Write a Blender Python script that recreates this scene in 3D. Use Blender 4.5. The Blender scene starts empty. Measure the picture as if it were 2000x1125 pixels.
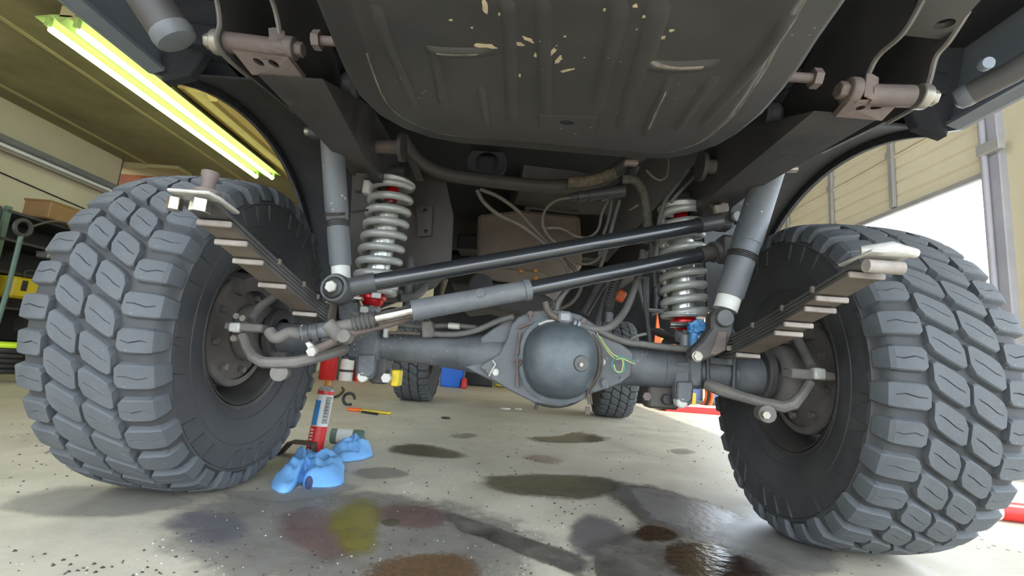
import bpy, bmesh, math, random
from mathutils import Vector, Matrix, geometry, noise

random.seed(7)
scene = bpy.context.scene
COL = scene.collection
PI = math.pi

# ------------------------------------------------------------------ camera
FPX, ROLL, PITCH, YAW = 922.0, .0813, .1567, .0202
CAM = Vector((-.0034, 0.0, .4336))
_fw = Vector((-math.sin(YAW) * math.cos(PITCH), math.cos(YAW) * math.cos(PITCH), math.sin(PITCH)))
_rt0 = Vector((math.cos(YAW), math.sin(YAW), 0))
_up0 = _rt0.cross(_fw)
_rt = _rt0 * math.cos(ROLL) + _up0 * math.sin(ROLL)
_up = _up0 * math.cos(ROLL) - _rt0 * math.sin(ROLL)
cd = bpy.data.cameras.new('camera')
cd.sensor_fit = 'HORIZONTAL'; cd.sensor_width = 36.0
cd.lens = FPX / 2000 * 36.0
cd.clip_start = .02; cd.clip_end = 200
cam = bpy.data.objects.new('camera', cd)
cam.matrix_world = Matrix(((_rt.x, _up.x, -_fw.x, CAM.x), (_rt.y, _up.y, -_fw.y, CAM.y), (_rt.z, _up.z, -_fw.z, CAM.z), (0, 0, 0, 1)))
COL.objects.link(cam)
scene.camera = cam

# ------------------------------------------------------------------ world, sun, exposure
scene.view_settings.view_transform = 'Standard'
scene.view_settings.look = 'None'
scene.view_settings.gamma = 1.0
scene.view_settings.use_curve_mapping = False
scene.view_settings.exposure = 1.85
world = bpy.data.worlds.new('overcast_sky'); scene.world = world
world.use_nodes = True
bg = world.node_tree.nodes['Background']
bg.inputs['Color'].default_value = (.80, .90, 1.0, 1)
bg.inputs['Strength'].default_value = 1.55
sl = bpy.data.lights.new('sun', 'SUN'); sl.energy = 1.1; sl.angle = math.radians(1.5); sl.color = (1, .95, .86)
so = bpy.data.objects.new('sun', sl); COL.objects.link(so)
so.rotation_euler = Vector((1.55, -.25, 2.0)).to_track_quat('Z', 'Y').to_euler()

def ray(px, py):
    return _fw + _rt * ((px - 1000) / FPX) - _up * ((py - 562.5) / FPX)
def at(px, py, ax, v):
    d = ray(px, py); return CAM + d * ((v - CAM[ax]) / d[ax])
def ax_(px, py, X): return at(px, py, 0, X)
def ay(px, py, Y): return at(px, py, 1, Y)
def az(px, py, Z): return at(px, py, 2, Z)

# ------------------------------------------------------------------ materials
MATS = {}
def M(name, c1, c2=None, scale=12, rough=.6, rough2=None, metal=0, bump=0, bscale=60, speck=None, speck_amt=.05, speck_scale=90, coat=0, spec=.5):
    m = bpy.data.materials.new(name); m.use_nodes = True
    nt = m.node_tree; N = nt.nodes; L = nt.links
    b = N['Principled BSDF']
    b.inputs['Roughness'].default_value = rough; b.inputs['Metallic'].default_value = metal
    b.inputs['Coat Weight'].default_value = coat; b.inputs['Specular IOR Level'].default_value = spec
    tc = N.new('ShaderNodeTexCoord')
    c1 = (*c1, 1)
    col = None
    c2 = (*c2, 1) if c2 else tuple(x * .8 for x in c1[:3]) + (1,)
    nz = N.new('ShaderNodeTexNoise'); nz.inputs['Scale'].default_value = scale; nz.inputs['Detail'].default_value = 6; nz.inputs['Roughness'].default_value = .62
    L.new(tc.outputs['Object'], nz.inputs['Vector'])
    rp = N.new('ShaderNodeValToRGB'); rp.color_ramp.elements[0].position = .35; rp.color_ramp.elements[1].position = .66
    rp.color_ramp.elements[0].color = c1; rp.color_ramp.elements[1].color = c2
    L.new(nz.outputs['Fac'], rp.inputs['Fac']); col = rp.outputs['Color']
    if rough2 is not None:
        mr = N.new('ShaderNodeMapRange'); mr.inputs[1].default_value = .35; mr.inputs[2].default_value = .66
        mr.inputs[3].default_value = rough; mr.inputs[4].default_value = rough2
        L.new(nz.outputs['Fac'], mr.inputs[0]); L.new(mr.outputs[0], b.inputs['Roughness'])
    if speck:
        vz = N.new('ShaderNodeTexVoronoi'); vz.inputs['Scale'].default_value = speck_scale
        L.new(tc.outputs['Object'], vz.inputs['Vector'])
        n2 = N.new('ShaderNodeTexNoise'); n2.inputs['Scale'].default_value = speck_scale * .13; n2.inputs['Detail'].default_value = 3
        L.new(tc.outputs['Object'], n2.inputs['Vector'])
        mul = N.new('ShaderNodeMath'); mul.operation = 'MULTIPLY_ADD'; mul.inputs[1].default_value = .55; mul.inputs[2].default_value = speck_amt - .28
        L.new(n2.outputs['Fac'], mul.inputs[0])
        lt = N.new('ShaderNodeMath'); lt.operation = 'LESS_THAN'
        L.new(vz.outputs['Distance'], lt.inputs[0]); L.new(mul.outputs[0], lt.inputs[1])
        mx = N.new('ShaderNodeMix'); mx.data_type = 'RGBA'
        L.new(lt.outputs[0], mx.inputs['Factor']); L.new(col, mx.inputs['A']); mx.inputs['B'].default_value = (*speck, 1)
        col = mx.outputs['Result']
    L.new(col, b.inputs['Base Color'])
    if bump:
        n3 = N.new('ShaderNodeTexNoise'); n3.inputs['Scale'].default_value = bscale; n3.inputs['Detail'].default_value = 4
        L.new(tc.outputs['Object'], n3.inputs['Vector'])
        bp = N.new('ShaderNodeBump'); bp.inputs['Strength'].default_value = bump; bp.inputs['Distance'].default_value = .01
        L.new(n3.outputs['Fac'], bp.inputs['Height']); L.new(bp.outputs['Normal'], b.inputs['Normal'])
    MATS[name] = m
    return m
def emis(name, c, s):
    m = bpy.data.materials.new(name); m.use_nodes = True
    b = m.node_tree.nodes['Principled BSDF']
    b.inputs['Base Color'].default_value = (*c, 1); b.inputs['Emission Color'].default_value = (*c, 1); b.inputs['Emission Strength'].default_value = s
    MATS[name] = m; return m

M('tread_rubber', (.078, .085, .093), (.108, .115, .123), 9, .72, bump=.12, bscale=140, speck=(.3, .3, .3), speck_amt=.02, speck_scale=70)
M('side_rubber', (.040, .041, .044), (.066, .066, .068), 5, .62, rough2=.75, bump=.06, bscale=60)
M('rim_steel', (.075, .072, .068), (.12, .11, .10), 6, .45, rough2=.6, metal=.5)
M('rotor_dust', (.10, .088, .078), (.15, .13, .115), 14, .75, bump=.1)
M('knuckle_dust', (.13, .118, .105), (.20, .18, .16), 12, .7, bump=.15, bscale=80)
M('axle_paint', (.070, .075, .081), (.135, .14, .145), 9, .42, rough2=.62, bump=.12, bscale=50, speck=(.38, .38, .36), speck_amt=.075, speck_scale=75)
M('cover_paint', (.058, .070, .080), (.12, .138, .148), 9, .33, rough2=.5, bump=.05, bscale=30, speck=(.42, .43, .42), speck_amt=.04, speck_scale=70)
M('frame_black', (.050, .047, .046), (.084, .077, .072), 5, .45, rough2=.65, bump=.1, bscale=40)
M('pan_black', (.016, .016, .018), (.028, .027, .028), 3, .6, bump=.1)
M('tank_black', (.046, .043, .041), (.072, .066, .061), 3.5, .38, rough2=.55, bump=.05, bscale=16, speck=(.4, .36, .28), speck_amt=.012, speck_scale=55)
M('tank_wear_glint', (.30, .26, .20), (.10, .09, .075), 22, .5)
M('cream_flake', (.62, .50, .32), (.45, .36, .24), 40, .7)
M('rust_steel', (.17, .125, .105), (.12, .095, .085), 16, .62, bump=.15, bscale=90)
M('zinc_bolt', (.42, .38, .31), (.28, .26, .22), 30, .42, metal=.6)
M('chrome', (.75, .74, .70), (.35, .30, .24), 25, .22, metal=.95)
M('spring_leaf', (.050, .047, .046), (.085, .08, .076), 8, .6, bump=.1)
M('leaf_under', (.17, .135, .105), (.095, .078, .064), 9, .65, bump=.1)
M('leaf_tip', (.38, .33, .29), (.22, .19, .165), 18, .6)
M('pale_plate', (.62, .60, .55), (.42, .40, .36), 24, .5, metal=.25)
M('shock_grey', (.105, .118, .132), (.15, .155, .16), 6, .4, rough2=.55, speck=(.45, .42, .34), speck_amt=.045, speck_scale=38)
M('shock_white', (.70, .69, .64), (.55, .54, .50), 15, .5)
M('coil_silver', (.43, .43, .40), (.52, .52, .49), 8, .38, metal=.25)
M('body_silver', (.66, .66, .62), (.58, .58, .55), 5, .28, metal=.55)
M('red_anodised', (.58, .012, .016), (.45, .01, .014), 10, .3, metal=.3)
M('bar_black', (.020, .022, .025), (.028, .030, .033), 5, .28, spec=.7, coat=.8)
M('sleeve_grey', (.115, .125, .135), (.17, .175, .18), 8, .42, rough2=.55, speck=(.45, .45, .42), speck_amt=.06, speck_scale=60)
M('joint_black', (.055, .056, .058), (.09, .09, .088), 12, .4)
M('hose_tan', (.15, .122, .092), (.10, .085, .068), 18, .65)
M('hose_grey', (.10, .097, .09), (.15, .145, .13), 15, .62)
M('hose_black', (.035, .034, .033), (.06, .055, .05), 15, .5)
M('foam_hose', (.085, .08, .066), (.16, .15, .12), 60, .85, bump=.3, bscale=120)
M('braid', (.24, .19, .12), (.10, .08, .055), 90, .7)
M('gear_brown', (.24, .18, .125), (.15, .115, .085), 4, .6, bump=.08, bscale=20)
M('gear_dark', (.055, .048, .042), (.085, .072, .06), 6, .6, bump=.1)
M('orange_seal', (.62, .26, .03), (.5, .2, .02), 20, .5)
M('yellow_plastic', (.75, .56, .02), (.65, .48, .02), 6, .45)
M('lime_plastic', (.55, .75, .03), (.5, .7, .03), 6, .45)
M('orange_paint', (.80, .14, .015), (.7, .11, .01), 6, .45)
M('red_paint', (.62, .02, .018), (.5, .016, .015), 5, .4)
M('blue_plastic', (.015, .16, .75), (.012, .13, .62), 5, .35)
M('slate_blue', (.10, .14, .27), (.12, .16, .30), 3, .6)
M('green_paint', (.12, .19, .15), (.10, .16, .13), 4, .5)
M('white_plastic', (.68, .66, .60), (.55, .53, .48), 12, .5)
M('black_plastic', (.018, .018, .019), (.03, .03, .031), 5, .4)
M('matte_black', (.010, .010, .011), (.016, .016, .017), 5, .85, spec=.08)
M('dark_metal', (.045, .045, .046), (.07, .068, .066), 7, .5)
M('grey_metal', (.30, .30, .31), (.24, .24, .25), 6, .5, metal=.2)
M('body_paint', (.16, .18, .215), (.20, .22, .25), 3, .42, bump=.04)
M('liner_black', (.022, .024, .030), (.034, .035, .040), 6, .8, bump=.25, bscale=60)
M('flare_edge', (.075, .075, .082), (.05, .05, .055), 30, .8, bump=.3, bscale=90)
M('rag_blue', (.17, .42, .80), (.22, .48, .84), 6, .85, bump=.2, bscale=200)
M('rag_stain', (.02, .03, .09), (.04, .05, .12), 40, .8)
M('blue_film', (.02, .22, .62), (.25, .55, .85), 55, .3, bump=.4, bscale=80)
M('wall_beige', (.62, .55, .38), (.55, .48, .32), 1.6, .75, bump=.05, speck=(.2, .17, .1), speck_amt=.004, speck_scale=8)
M('ceiling_olive', (.33, .29, .15), (.19, .165, .08), 1.3, .8, bump=.1, bscale=5)
M('ceiling_trim', (.48, .40, .20), (.40, .33, .16), 2, .7)
M('beam_ochre', (.60, .44, .13), (.50, .36, .10), 2, .7)
M('brown_board', (.30, .17, .07), (.22, .12, .05), 3, .7)
M('rust_orange', (.32, .085, .02), (.16, .05, .02), 3, .7)
M('door_cream', (.72, .64, .46), (.66, .58, .41), 2, .6)
M('door_steel', (.40, .39, .38), (.33, .32, .32), 5, .5, metal=.3)
M('post_lilac', (.38, .37, .40), (.32, .31, .34), 4, .5)
M('glow_reflector', (.40, .52, .16), (.36, .48, .14), 3, .5)
emis('tube_glow', (.85, 1.0, .60), 2.2)
M('tube_off', (.75, .74, .70), (.7, .69, .66), 3, .3)
M('leaf_green', (.30, .42, .06), (.45, .52, .10), 3, .7)
M('asphalt', (.42, .41, .39), (.36, .35, .33), 2, .9)
M('paper_white', (.75, .74, .70), (.68, .67, .63), 8, .6)
M('can_red', (.66, .03, .03), (.58, .025, .025), 8, .35)
M('can_blue', (.04, .22, .50), (.05, .25, .55), 30, .35)
M('can_grey', (.42, .40, .36), (.22, .2, .18), 50, .4)
M('cardboard_dark', (.10, .055, .04), (.07, .04, .03), 10, .7)
M('wire_yellow', (.62, .60, .18), (.5, .5, .15), 9, .5)
M('wire_teal', (.10, .34, .30), (.08, .28, .26), 9, .5)
M('grit_dark', (.03, .028, .025), (.06, .05, .045), 5, .8)
M('grit_light', (.62, .60, .55), (.5, .48, .44), 5, .7)

# ------------------------------------------------------------------ mesh helpers
def V(*a): return Vector(a)
class MB:
    def __init__(s): s.v = []; s.f = []
    def add(s, vs, fs):
        o = len(s.v); s.v += [Vector(x) for x in vs]; s.f += [tuple(i + o for i in f) for f in fs]
        return s
    def box(s, c, size, R=None, taper=(1, 1)):
        c = Vector(c); hx, hy, hz = size[0] / 2, size[1] / 2, size[2] / 2
        vs = []
        for z, t in ((-1, (1, 1)), (1, taper)):
            for x, y in ((-1, -1), (1, -1), (1, 1), (-1, 1)):
                p = Vector((x * hx * t[0], y * hy * t[1], z * hz))
                vs.append(c + (R @ p if R else p))
        return s.add(vs, [(3, 2, 1, 0), (4, 5, 6, 7), (0, 1, 5, 4), (1, 2, 6, 5), (2, 3, 7, 6), (3, 0, 4, 7)])
    def tube(s, pts, r, seg=12, cap=True, squash=1.0):
        pts = [Vector(p) for p in pts]; n = len(pts)
        rs = r if isinstance(r, (list, tuple)) else [r] * n
        tans = []
        for i in range(n):
            a = pts[max(i - 1, 0)]; b = pts[min(i + 1, n - 1)]; t = (b - a)
            tans.append(t.normalized() if t.length > 1e-9 else Vector((0, 0, 1)))
        ref = Vector((0, 0, 1)) if abs(tans[0].z) < .9 else Vector((1, 0, 0))
        u = tans[0].cross(ref).normalized()
        vs = []; fs = []
        for i in range(n):
            t = tans[i]; u = (u - t * u.dot(t)).normalized(); w = t.cross(u)
            for k in range(seg):
                a = 2 * PI * k / seg
                vs.append(pts[i] + (u * math.cos(a) + w * math.sin(a) * squash) * rs[i])
        for i in range(n - 1):
            for k in range(seg):
                k2 = (k + 1) % seg
                fs.append((i * seg + k, i * seg + k2, (i + 1) * seg + k2, (i + 1) * seg + k))
        if cap:
            fs.append(tuple(range(seg - 1, -1, -1))); fs.append(tuple((n - 1) * seg + k for k in range(seg)))
        return s.add(vs, fs)
    def lathe(s, prof, o, ax, seg=32, closed=False):
        # prof: (distance along axis, radius)
        o = Vector(o); ax = Vector(ax).normalized()
        ref = Vector((0, 0, 1)) if abs(ax.z) < .9 else Vector((1, 0, 0))
        u = ax.cross(ref).normalized(); w = ax.cross(u)
        vs = []; fs = []; n = len(prof)
        for t, r in prof:
            for k in range(seg):
                a = 2 * PI * k / seg
                vs.append(o + ax * t + (u * math.cos(a) + w * math.sin(a)) * max(r, 1e-5))
        for i in range(n if closed else n - 1):
            j = (i + 1) % n
            for k in range(seg):
                k2 = (k + 1) % seg
                fs.append((i * seg + k, i * seg + k2, j * seg + k2, j * seg + k))
        return s.add(vs, fs)
    def prism(s, poly, vec, holes=()):
        poly = [Vector(p) for p in poly]; vec = Vector(vec)
        loops = [poly] + [[Vector(p) for p in h] for h in holes]
        flat = [p for l in loops for p in l]; n = len(flat)
        vs = flat + [p + vec for p in flat]
        fs = []
        if holes:
            tri = geometry.tessellate_polygon(loops)
        else:
            tri = [tuple(range(n))]
        for t in tri:
            fs.append(tuple(t)); fs.append(tuple(i + n for i in reversed(t)))
        o = 0
        for l in loops:
            m = len(l)
            for i in range(m):
                j = (i + 1) % m
                fs.append((o + i, o + j, o + j + n, o + i + n))
            o += m
        return s.add(vs, fs)
    def grid(s, rows):
        nc = len(rows[0]); vs = [p for r in rows for p in r]; fs = []
        for i in range(len(rows) - 1):
            for j in range(nc - 1):
                fs.append((i * nc + j, i * nc + j + 1, (i + 1) * nc + j + 1, (i + 1) * nc + j))
        return s.add(vs, fs)
    def sphere(s, c, r, seg=12, rings=8, sc=(1, 1, 1)):
        c = Vector(c); rows = []
        for i in range(rings + 1):
            th = PI * i / rings
            rows.append([c + Vector((math.sin(th) * math.cos(2 * PI * k / seg) * r * sc[0], math.sin(th) * math.sin(2 * PI * k / seg) * r * sc[1], math.cos(th) * r * sc[2])) for k in range(seg + 1)])
        return s.grid(rows)
    def mesh(s, name, smooth=True, bevel=0, ang=38, bseg=1):
        me = bpy.data.meshes.new(name)
        me.from_pydata([tuple(p) for p in s.v], [], s.f)
        bm = bmesh.new(); bm.from_mesh(me)
        bmesh.ops.remove_doubles(bm, verts=bm.verts, dist=1e-5)
        bmesh.ops.recalc_face_normals(bm, faces=bm.faces)
        if bevel:
            es = [e for e in bm.edges if len(e.link_faces) == 2 and e.calc_face_angle(0) > math.radians(35)]
            bmesh.ops.bevel(bm, geom=es, offset=bevel, segments=bseg, affect='EDGES', profile=.5, clamp_overlap=True)
        bm.to_mesh(me); bm.free()
        if smooth:
            me.shade_smooth(); me.set_sharp_from_angle(angle=math.radians(ang))
        return me
    def obj(s, name, mat, parent=None, smooth=True, bevel=0, ang=38, bseg=1, label=None):
        me = s.mesh(name, smooth, bevel, ang, bseg)
        return link(name, me, mat, parent, label)
def link(name, me, mat, parent=None, label=None, loc=None, rot=None):
    if mat and len(me.materials) == 0: me.materials.append(MATS[mat])
    o = bpy.data.objects.new(name, me); COL.objects.link(o)
    if loc is not None: o.location = loc
    if rot is not None: o.rotation_euler = rot
    if parent:
        o.parent = parent
        w = PW.get(parent.name)
        if w is not None: o.matrix_parent_inverse = w
    if label: o['label'] = label
    return o
PW = {}
def empty(name, loc, label, cat, group=None):
    o = bpy.data.objects.new(name, None); COL.objects.link(o); o.location = loc; o.empty_display_size = .1
    PW[o.name] = Matrix.Translation(-Vector(loc))
    tag(o, label, cat, group); return o
def tag(o, label=None, cat=None, group=None, kind=None):
    if label: o['label'] = label
    if cat: o['category'] = cat
    if group: o['group'] = group
    if kind: o['kind'] = kind
    return o
def spline(pts, n=8):
    pts = [Vector(p) for p in pts]; out = []
    for i in range(len(pts) - 1):
        p0 = pts[max(i - 1, 0)]; p1 = pts[i]; p2 = pts[i + 1]; p3 = pts[min(i + 2, len(pts) - 1)]
        for k in range(n):
            t = k / n
            out.append(.5 * ((2 * p1) + (p2 - p0) * t + (2 * p0 - 5 * p1 + 4 * p2 - p3) * t * t + (3 * p1 - p0 - 3 * p2 + p3) * t ** 3))
    out.append(pts[-1]); return out
def hexbolt(mb, c, ax, r, h, rot=0):
    c = Vector(c); ax = Vector(ax).normalized(); ref = Vector((0, 0, 1)) if abs(ax.z) < .9 else Vector((1, 0, 0))
    u = ax.cross(ref).normalized(); w = ax.cross(u)
    mb.prism([c + (u * math.cos(rot + k * PI / 3) + w * math.sin(rot + k * PI / 3)) * r for k in range(6)], ax * h)
    return mb
def disc(mb, c, ax, r, h, seg=20, ch=.15):
    mb.lathe([(0, 0), (0, r), (h * (1 - ch), r), (h, r * .9), (h, 0)], c, ax, seg); return mb
def circle(c, u, w, r, r2=None, n=14):
    r2 = r2 or r
    return [Vector(c) + Vector(u) * math.cos(2 * PI * k / n) * r + Vector(w) * math.sin(2 * PI * k / n) * r2 for k in range(n)]
def frame(ax):
    ax = Vector(ax).normalized(); ref = Vector((0, 0, 1)) if abs(ax.z) < .9 else Vector((1, 0, 0))
    u = ax.cross(ref).normalized(); return u, ax.cross(u)

# ------------------------------------------------------------------ floor
def concrete():
    m = bpy.data.materials.new('worn_concrete'); m.use_nodes = True
    nt = m.node_tree; N = nt.nodes; L = nt.links; b = N['Principled BSDF']
    tc = N.new('ShaderNodeTexCoord')
    def noise(s, d=6, r=.6, dist=0):
        n = N.new('ShaderNodeTexNoise'); n.inputs['Scale'].default_value = s; n.inputs['Detail'].default_value = d
        n.inputs['Roughness'].default_value = r; n.inputs['Distortion'].default_value = dist
        L.new(tc.outputs['Object'], n.inputs['Vector']); return n
    def ramp(src, stops):
        r = N.new('ShaderNodeValToRGB'); e = r.color_ramp.elements
        while len(e) < len(stops): e.new(.5)
        for k, (p, c) in enumerate(stops): e[k].position = p; e[k].color = (*c, 1)
        L.new(src, r.inputs['Fac']); return r.outputs['Color']
    def mix(f, a, c, mode='MIX', fac=None):
        x = N.new('ShaderNodeMix'); x.data_type = 'RGBA'; x.blend_type = mode
        if f is not None: L.new(f, x.inputs['Factor'])
        else: x.inputs['Factor'].default_value = fac
        L.new(a, x.inputs['A'])
        if isinstance(c, tuple): x.inputs['B'].default_value = (*c, 1)
        else: L.new(c, x.inputs['B'])
        return x.outputs['Result']
    big = noise(1.1, 5, .6, .4); mid = noise(5, 7, .65, .3); fine = noise(60, 4, .6)
    base = ramp(big.outputs['Fac'], [(.3, (.56, .51, .41)), (.52, (.67, .61, .49)), (.72, (.74, .675, .545))])
    base = mix(None, base, ramp(mid.outputs['Fac'], [(.34, (.66, .65, .63)), (.62, (1, 1, 1))]), 'MULTIPLY', .5)
    base = mix(None, base, ramp(fine.outputs['Fac'], [(.3, (.84, .84, .83)), (.6, (1, 1, 1))]), 'MULTIPLY', .5)
    # small oil freckles
    vz = N.new('ShaderNodeTexVoronoi'); vz.inputs['Scale'].default_value = 26; L.new(tc.outputs['Object'], vz.inputs['Vector'])
    n4 = noise(3.5, 2)
    ma = N.new('ShaderNodeMath'); ma.operation = 'MULTIPLY_ADD'; ma.inputs[1].default_value = .7; ma.inputs[2].default_value = -.30; L.new(n4.outputs['Fac'], ma.inputs[0])
    lt = N.new('ShaderNodeMath'); lt.operation = 'LESS_THAN'; L.new(vz.outputs['Distance'], lt.inputs[0]); L.new(ma.outputs[0], lt.inputs[1])
    base = mix(lt.outputs[0], base, (.10, .085, .065))
    L.new(base, b.inputs['Base Color'])
    mr = N.new('ShaderNodeMapRange'); mr.inputs[1].default_value = .35; mr.inputs[2].default_value = .65; mr.inputs[3].default_value = .42; mr.inputs[4].default_value = .62
    L.new(mid.outputs['Fac'], mr.inputs[0]); L.new(mr.outputs[0], b.inputs['Roughness'])
    bp = N.new('ShaderNodeBump'); bp.inputs['Strength'].default_value = .25; bp.inputs['Distance'].default_value = .004
    L.new(mid.outputs['Fac'], bp.inputs['Height']); L.new(bp.outputs['Normal'], b.inputs['Normal'])
    MATS['worn_concrete'] = m
concrete()
def stainmat(name, c1, c2, alpha, rough, scale=14, edge=.5, bump=0, spec=.5, soft=0):
    m = bpy.data.materials.new(name); m.use_nodes = True
    nt = m.node_tree; N = nt.nodes; L = nt.links; b = N['Principled BSDF']
    tc = N.new('ShaderNodeTexCoord')
    nz = N.new('ShaderNodeTexNoise'); nz.inputs['Scale'].default_value = scale; nz.inputs['Detail'].default_value = 7; nz.inputs['Roughness'].default_value = .65
    L.new(tc.outputs['Object'], nz.inputs['Vector'])
    rp = N.new('ShaderNodeValToRGB'); rp.color_ramp.elements[0].position = .35; rp.color_ramp.elements[1].position = .65
    rp.color_ramp.elements[0].color = (*c1, 1); rp.color_ramp.elements[1].color = (*c2, 1)
    L.new(nz.outputs['Fac'], rp.inputs['Fac']); L.new(rp.outputs['Color'], b.inputs['Base Color'])
    b.inputs['Roughness'].default_value = rough; b.inputs['Specular IOR Level'].default_value = spec
    at_ = N.new('ShaderNodeAttribute'); at_.attribute_name = 'fade'
    ad = N.new('ShaderNodeMath'); ad.operation = 'MULTIPLY_ADD'; ad.inputs[1].default_value = edge * 1.6; ad.inputs[2].default_value = -edge * .8
    L.new(nz.outputs['Fac'], ad.inputs[0])
    a2 = N.new('ShaderNodeMath'); a2.operation = 'ADD'; L.new(at_.outputs['Fac'], a2.inputs[0]); L.new(ad.outputs[0], a2.inputs[1])
    mr = N.new('ShaderNodeMapRange'); mr.interpolation_type = 'SMOOTHSTEP'
    mr.inputs[1].default_value = .25 - .2 * soft; mr.inputs[2].default_value = .75 + .3 * soft; mr.inputs[3].default_value = 0; mr.inputs[4].default_value = alpha
    L.new(a2.outputs[0], mr.inputs[0]); L.new(mr.outputs[0], b.inputs['Alpha'])
    if bump:
        n3 = N.new('ShaderNodeTexNoise'); n3.inputs['Scale'].default_value = 45; n3.inputs['Detail'].default_value = 5
        L.new(tc.outputs['Object'], n3.inputs['Vector'])
        bp = N.new('ShaderNodeBump'); bp.inputs['Strength'].default_value = bump; bp.inputs['Distance'].default_value = .004
        L.new(n3.outputs['Fac'], bp.inputs['Height']); L.new(bp.outputs['Normal'], b.inputs['Normal'])
    MATS[name] = m
floor = MB()
for i in range(1): floor.add([(-6.5, -3.5, 0), (3.2, -3.5, 0), (3.2, 9.2, 0), (-6.5, 9.2, 0)], [(0, 1, 2, 3)])
floor = floor.obj('floor', 'worn_concrete'); tag(floor, kind='structure')
tag(floor, 'grey worn concrete workshop floor with oil stains')
SZ = [0.0009]
def stain(poly, mat, name='oil_stain', core=.72, label=None):
    w = [az(px, py, 0) for px, py in poly]; n = len(w)
    ring = []
    for i in range(n):
        p0, p1, p2, p3 = w[i - 1], w[i], w[(i + 1) % n], w[(i + 2) % n]
        for k in range(5):
            t = k / 5
            ring.append(.5 * ((2 * p1) + (p2 - p0) * t + (2 * p0 - 5 * p1 + 4 * p2 - p3) * t * t + (3 * p1 - p0 - 3 * p2 + p3) * t ** 3))
    c = sum(w, Vector()) / n
    SZ[0] += .00022
    vs = []; fa = []; z = SZ[0]; m = len(ring)
    for sc, a in ((1.22, 0), (1.05, .3), (.88, .62), (core, .9), (.35, 1.0)):
        for p in ring:
            q = c + (p - c) * sc; vs.append((q.x, q.y, z)); fa.append(a)
    vs.append((c.x, c.y, z)); fa.append(1.0)
    fs = []
    for r in range(4):
        for k in range(m):
            k2 = (k + 1) % m
            fs.append((r * m + k, r * m + k2, (r + 1) * m + k2, (r + 1) * m + k))
    for k in range(m): fs.append((4 * m + k, 4 * m + (k + 1) % m, 5 * m))
    me = bpy.data.meshes.new(name); me.from_pydata(vs, [], fs)
    at_ = me.attributes.new('fade', 'FLOAT', 'POINT')
    for i, a in enumerate(fa): at_.data[i].value = a
    o = link(name, me, mat, floor, label); return o
stainmat('stain_damp', (.19, .178, .165), (.30, .28, .255), .78, .34, 9, .9, soft=.6)
stainmat('stain_grey', (.26, .245, .22), (.34, .32, .285), .6, .45, 10, .8)
stainmat('stain_oil', (.085, .07, .042), (.17, .142, .095), .85, .3, 12, .7, soft=.4)
stainmat('stain_yellow', (.22, .20, .015), (.30, .26, .05), .6, .35, 10, 1.2, soft=1)
stainmat('stain_red', (.20, .055, .055), (.14, .06, .055), .38, .35, 10, 1.2, soft=1)
stainmat('stain_blue', (.10, .11, .16), (.14, .14, .19), .4, .35, 8, 1.2, soft=1)
stainmat('stain_brown', (.10, .055, .025), (.20, .11, .045), .75, .5, 70, 1.3, bump=.5, soft=.6)
stainmat('puddle', (.05, .045, .04), (.20, .18, .16), .85, .27, 7, 1.1, bump=.55, soft=.3)
stainmat('wet_glare', (.20, .20, .20), (.28, .28, .28), .9, .30, 9, 1.0, bump=.35, spec=1.0, soft=.6)
stainmat('puddle_dark', (.018, .008, .005), (.04, .02, .012), .95, .12, 22, 1.1, bump=.3)
stainmat('puddle_violet', (.14, .12, .14), (.20, .18, .19), .7, .2, 8, .9, bump=.08, soft=.5)
stainmat('rag_shadow', (.2, .18, .16), (.25, .22, .2), .4, .5, 10, .6)

stain([(360, 985), (540, 965), (720, 960), (880, 985), (1040, 1040), (1000, 1140), (700, 1160), (420, 1130), (330, 1040)], 'stain_damp', label='broad damp oil stain')
stain([(330, 1010), (430, 1000), (500, 1040), (420, 1070), (340, 1050)], 'stain_blue')
stain([(545, 1010), (620, 990), (690, 1020), (700, 1080), (640, 1100), (570, 1070)], 'stain_red')
stain([(640, 1010), (690, 975), (740, 985), (735, 1060), (690, 1095), (655, 1050)], 'stain_yellow', label='mustard yellow oil stain')
stain([(740, 990), (820, 985), (890, 1010), (830, 1035), (760, 1030)], 'stain_red', label='reddish stain')
stain([(745, 1019), (765, 1013), (782, 1019), (768, 1029), (750, 1028)], 'stain_oil')
stain([(720, 1110), (800, 1085), (900, 1085), (935, 1110), (920, 1150), (740, 1160)], 'stain_brown', label='gritty brown rust stain')
stain([(880, 1005), (930, 1018), (1000, 1042), (1080, 1068), (1160, 1100), (1150, 1135), (1060, 1100), (980, 1070), (930, 1050), (890, 1035)], 'puddle', core=.8)
stain([(1150, 1005), (1230, 1040), (1190, 1080), (1130, 1090), (1110, 1040)], 'puddle_violet')
stain([(945, 935), (1010, 928), (1100, 928), (1190, 935), (1220, 955), (1160, 975), (1050, 972), (965, 958)], 'stain_oil', label='dark brown oil stain')
stain([(1180, 945), (1260, 948), (1340, 970), (1420, 1000), (1490, 1040), (1480, 1075), (1380, 1070), (1280, 1045), (1220, 1000)], 'puddle', core=.82, label='shiny wet patch')
stain([(1225, 950), (1290, 955), (1360, 978), (1430, 1005), (1470, 1035), (1420, 1050), (1340, 1040), (1270, 1015), (1235, 980)], 'wet_glare', name='wet_patch', core=.8)
stain([(1190, 1050), (1260, 1030), (1340, 1060), (1480, 1080), (1540, 1110), (1500, 1160), (1250, 1160), (1150, 1150), (1140, 1090)], 'puddle', core=.86, label='shiny oily puddle')
stain([(1240, 1042), (1270, 1028), (1310, 1038), (1320, 1055), (1260, 1060)], 'puddle_dark')
stain([(1300, 1075), (1360, 1060), (1440, 1085), (1500, 1120), (1380, 1140), (1310, 1110)], 'puddle_dark')
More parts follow.
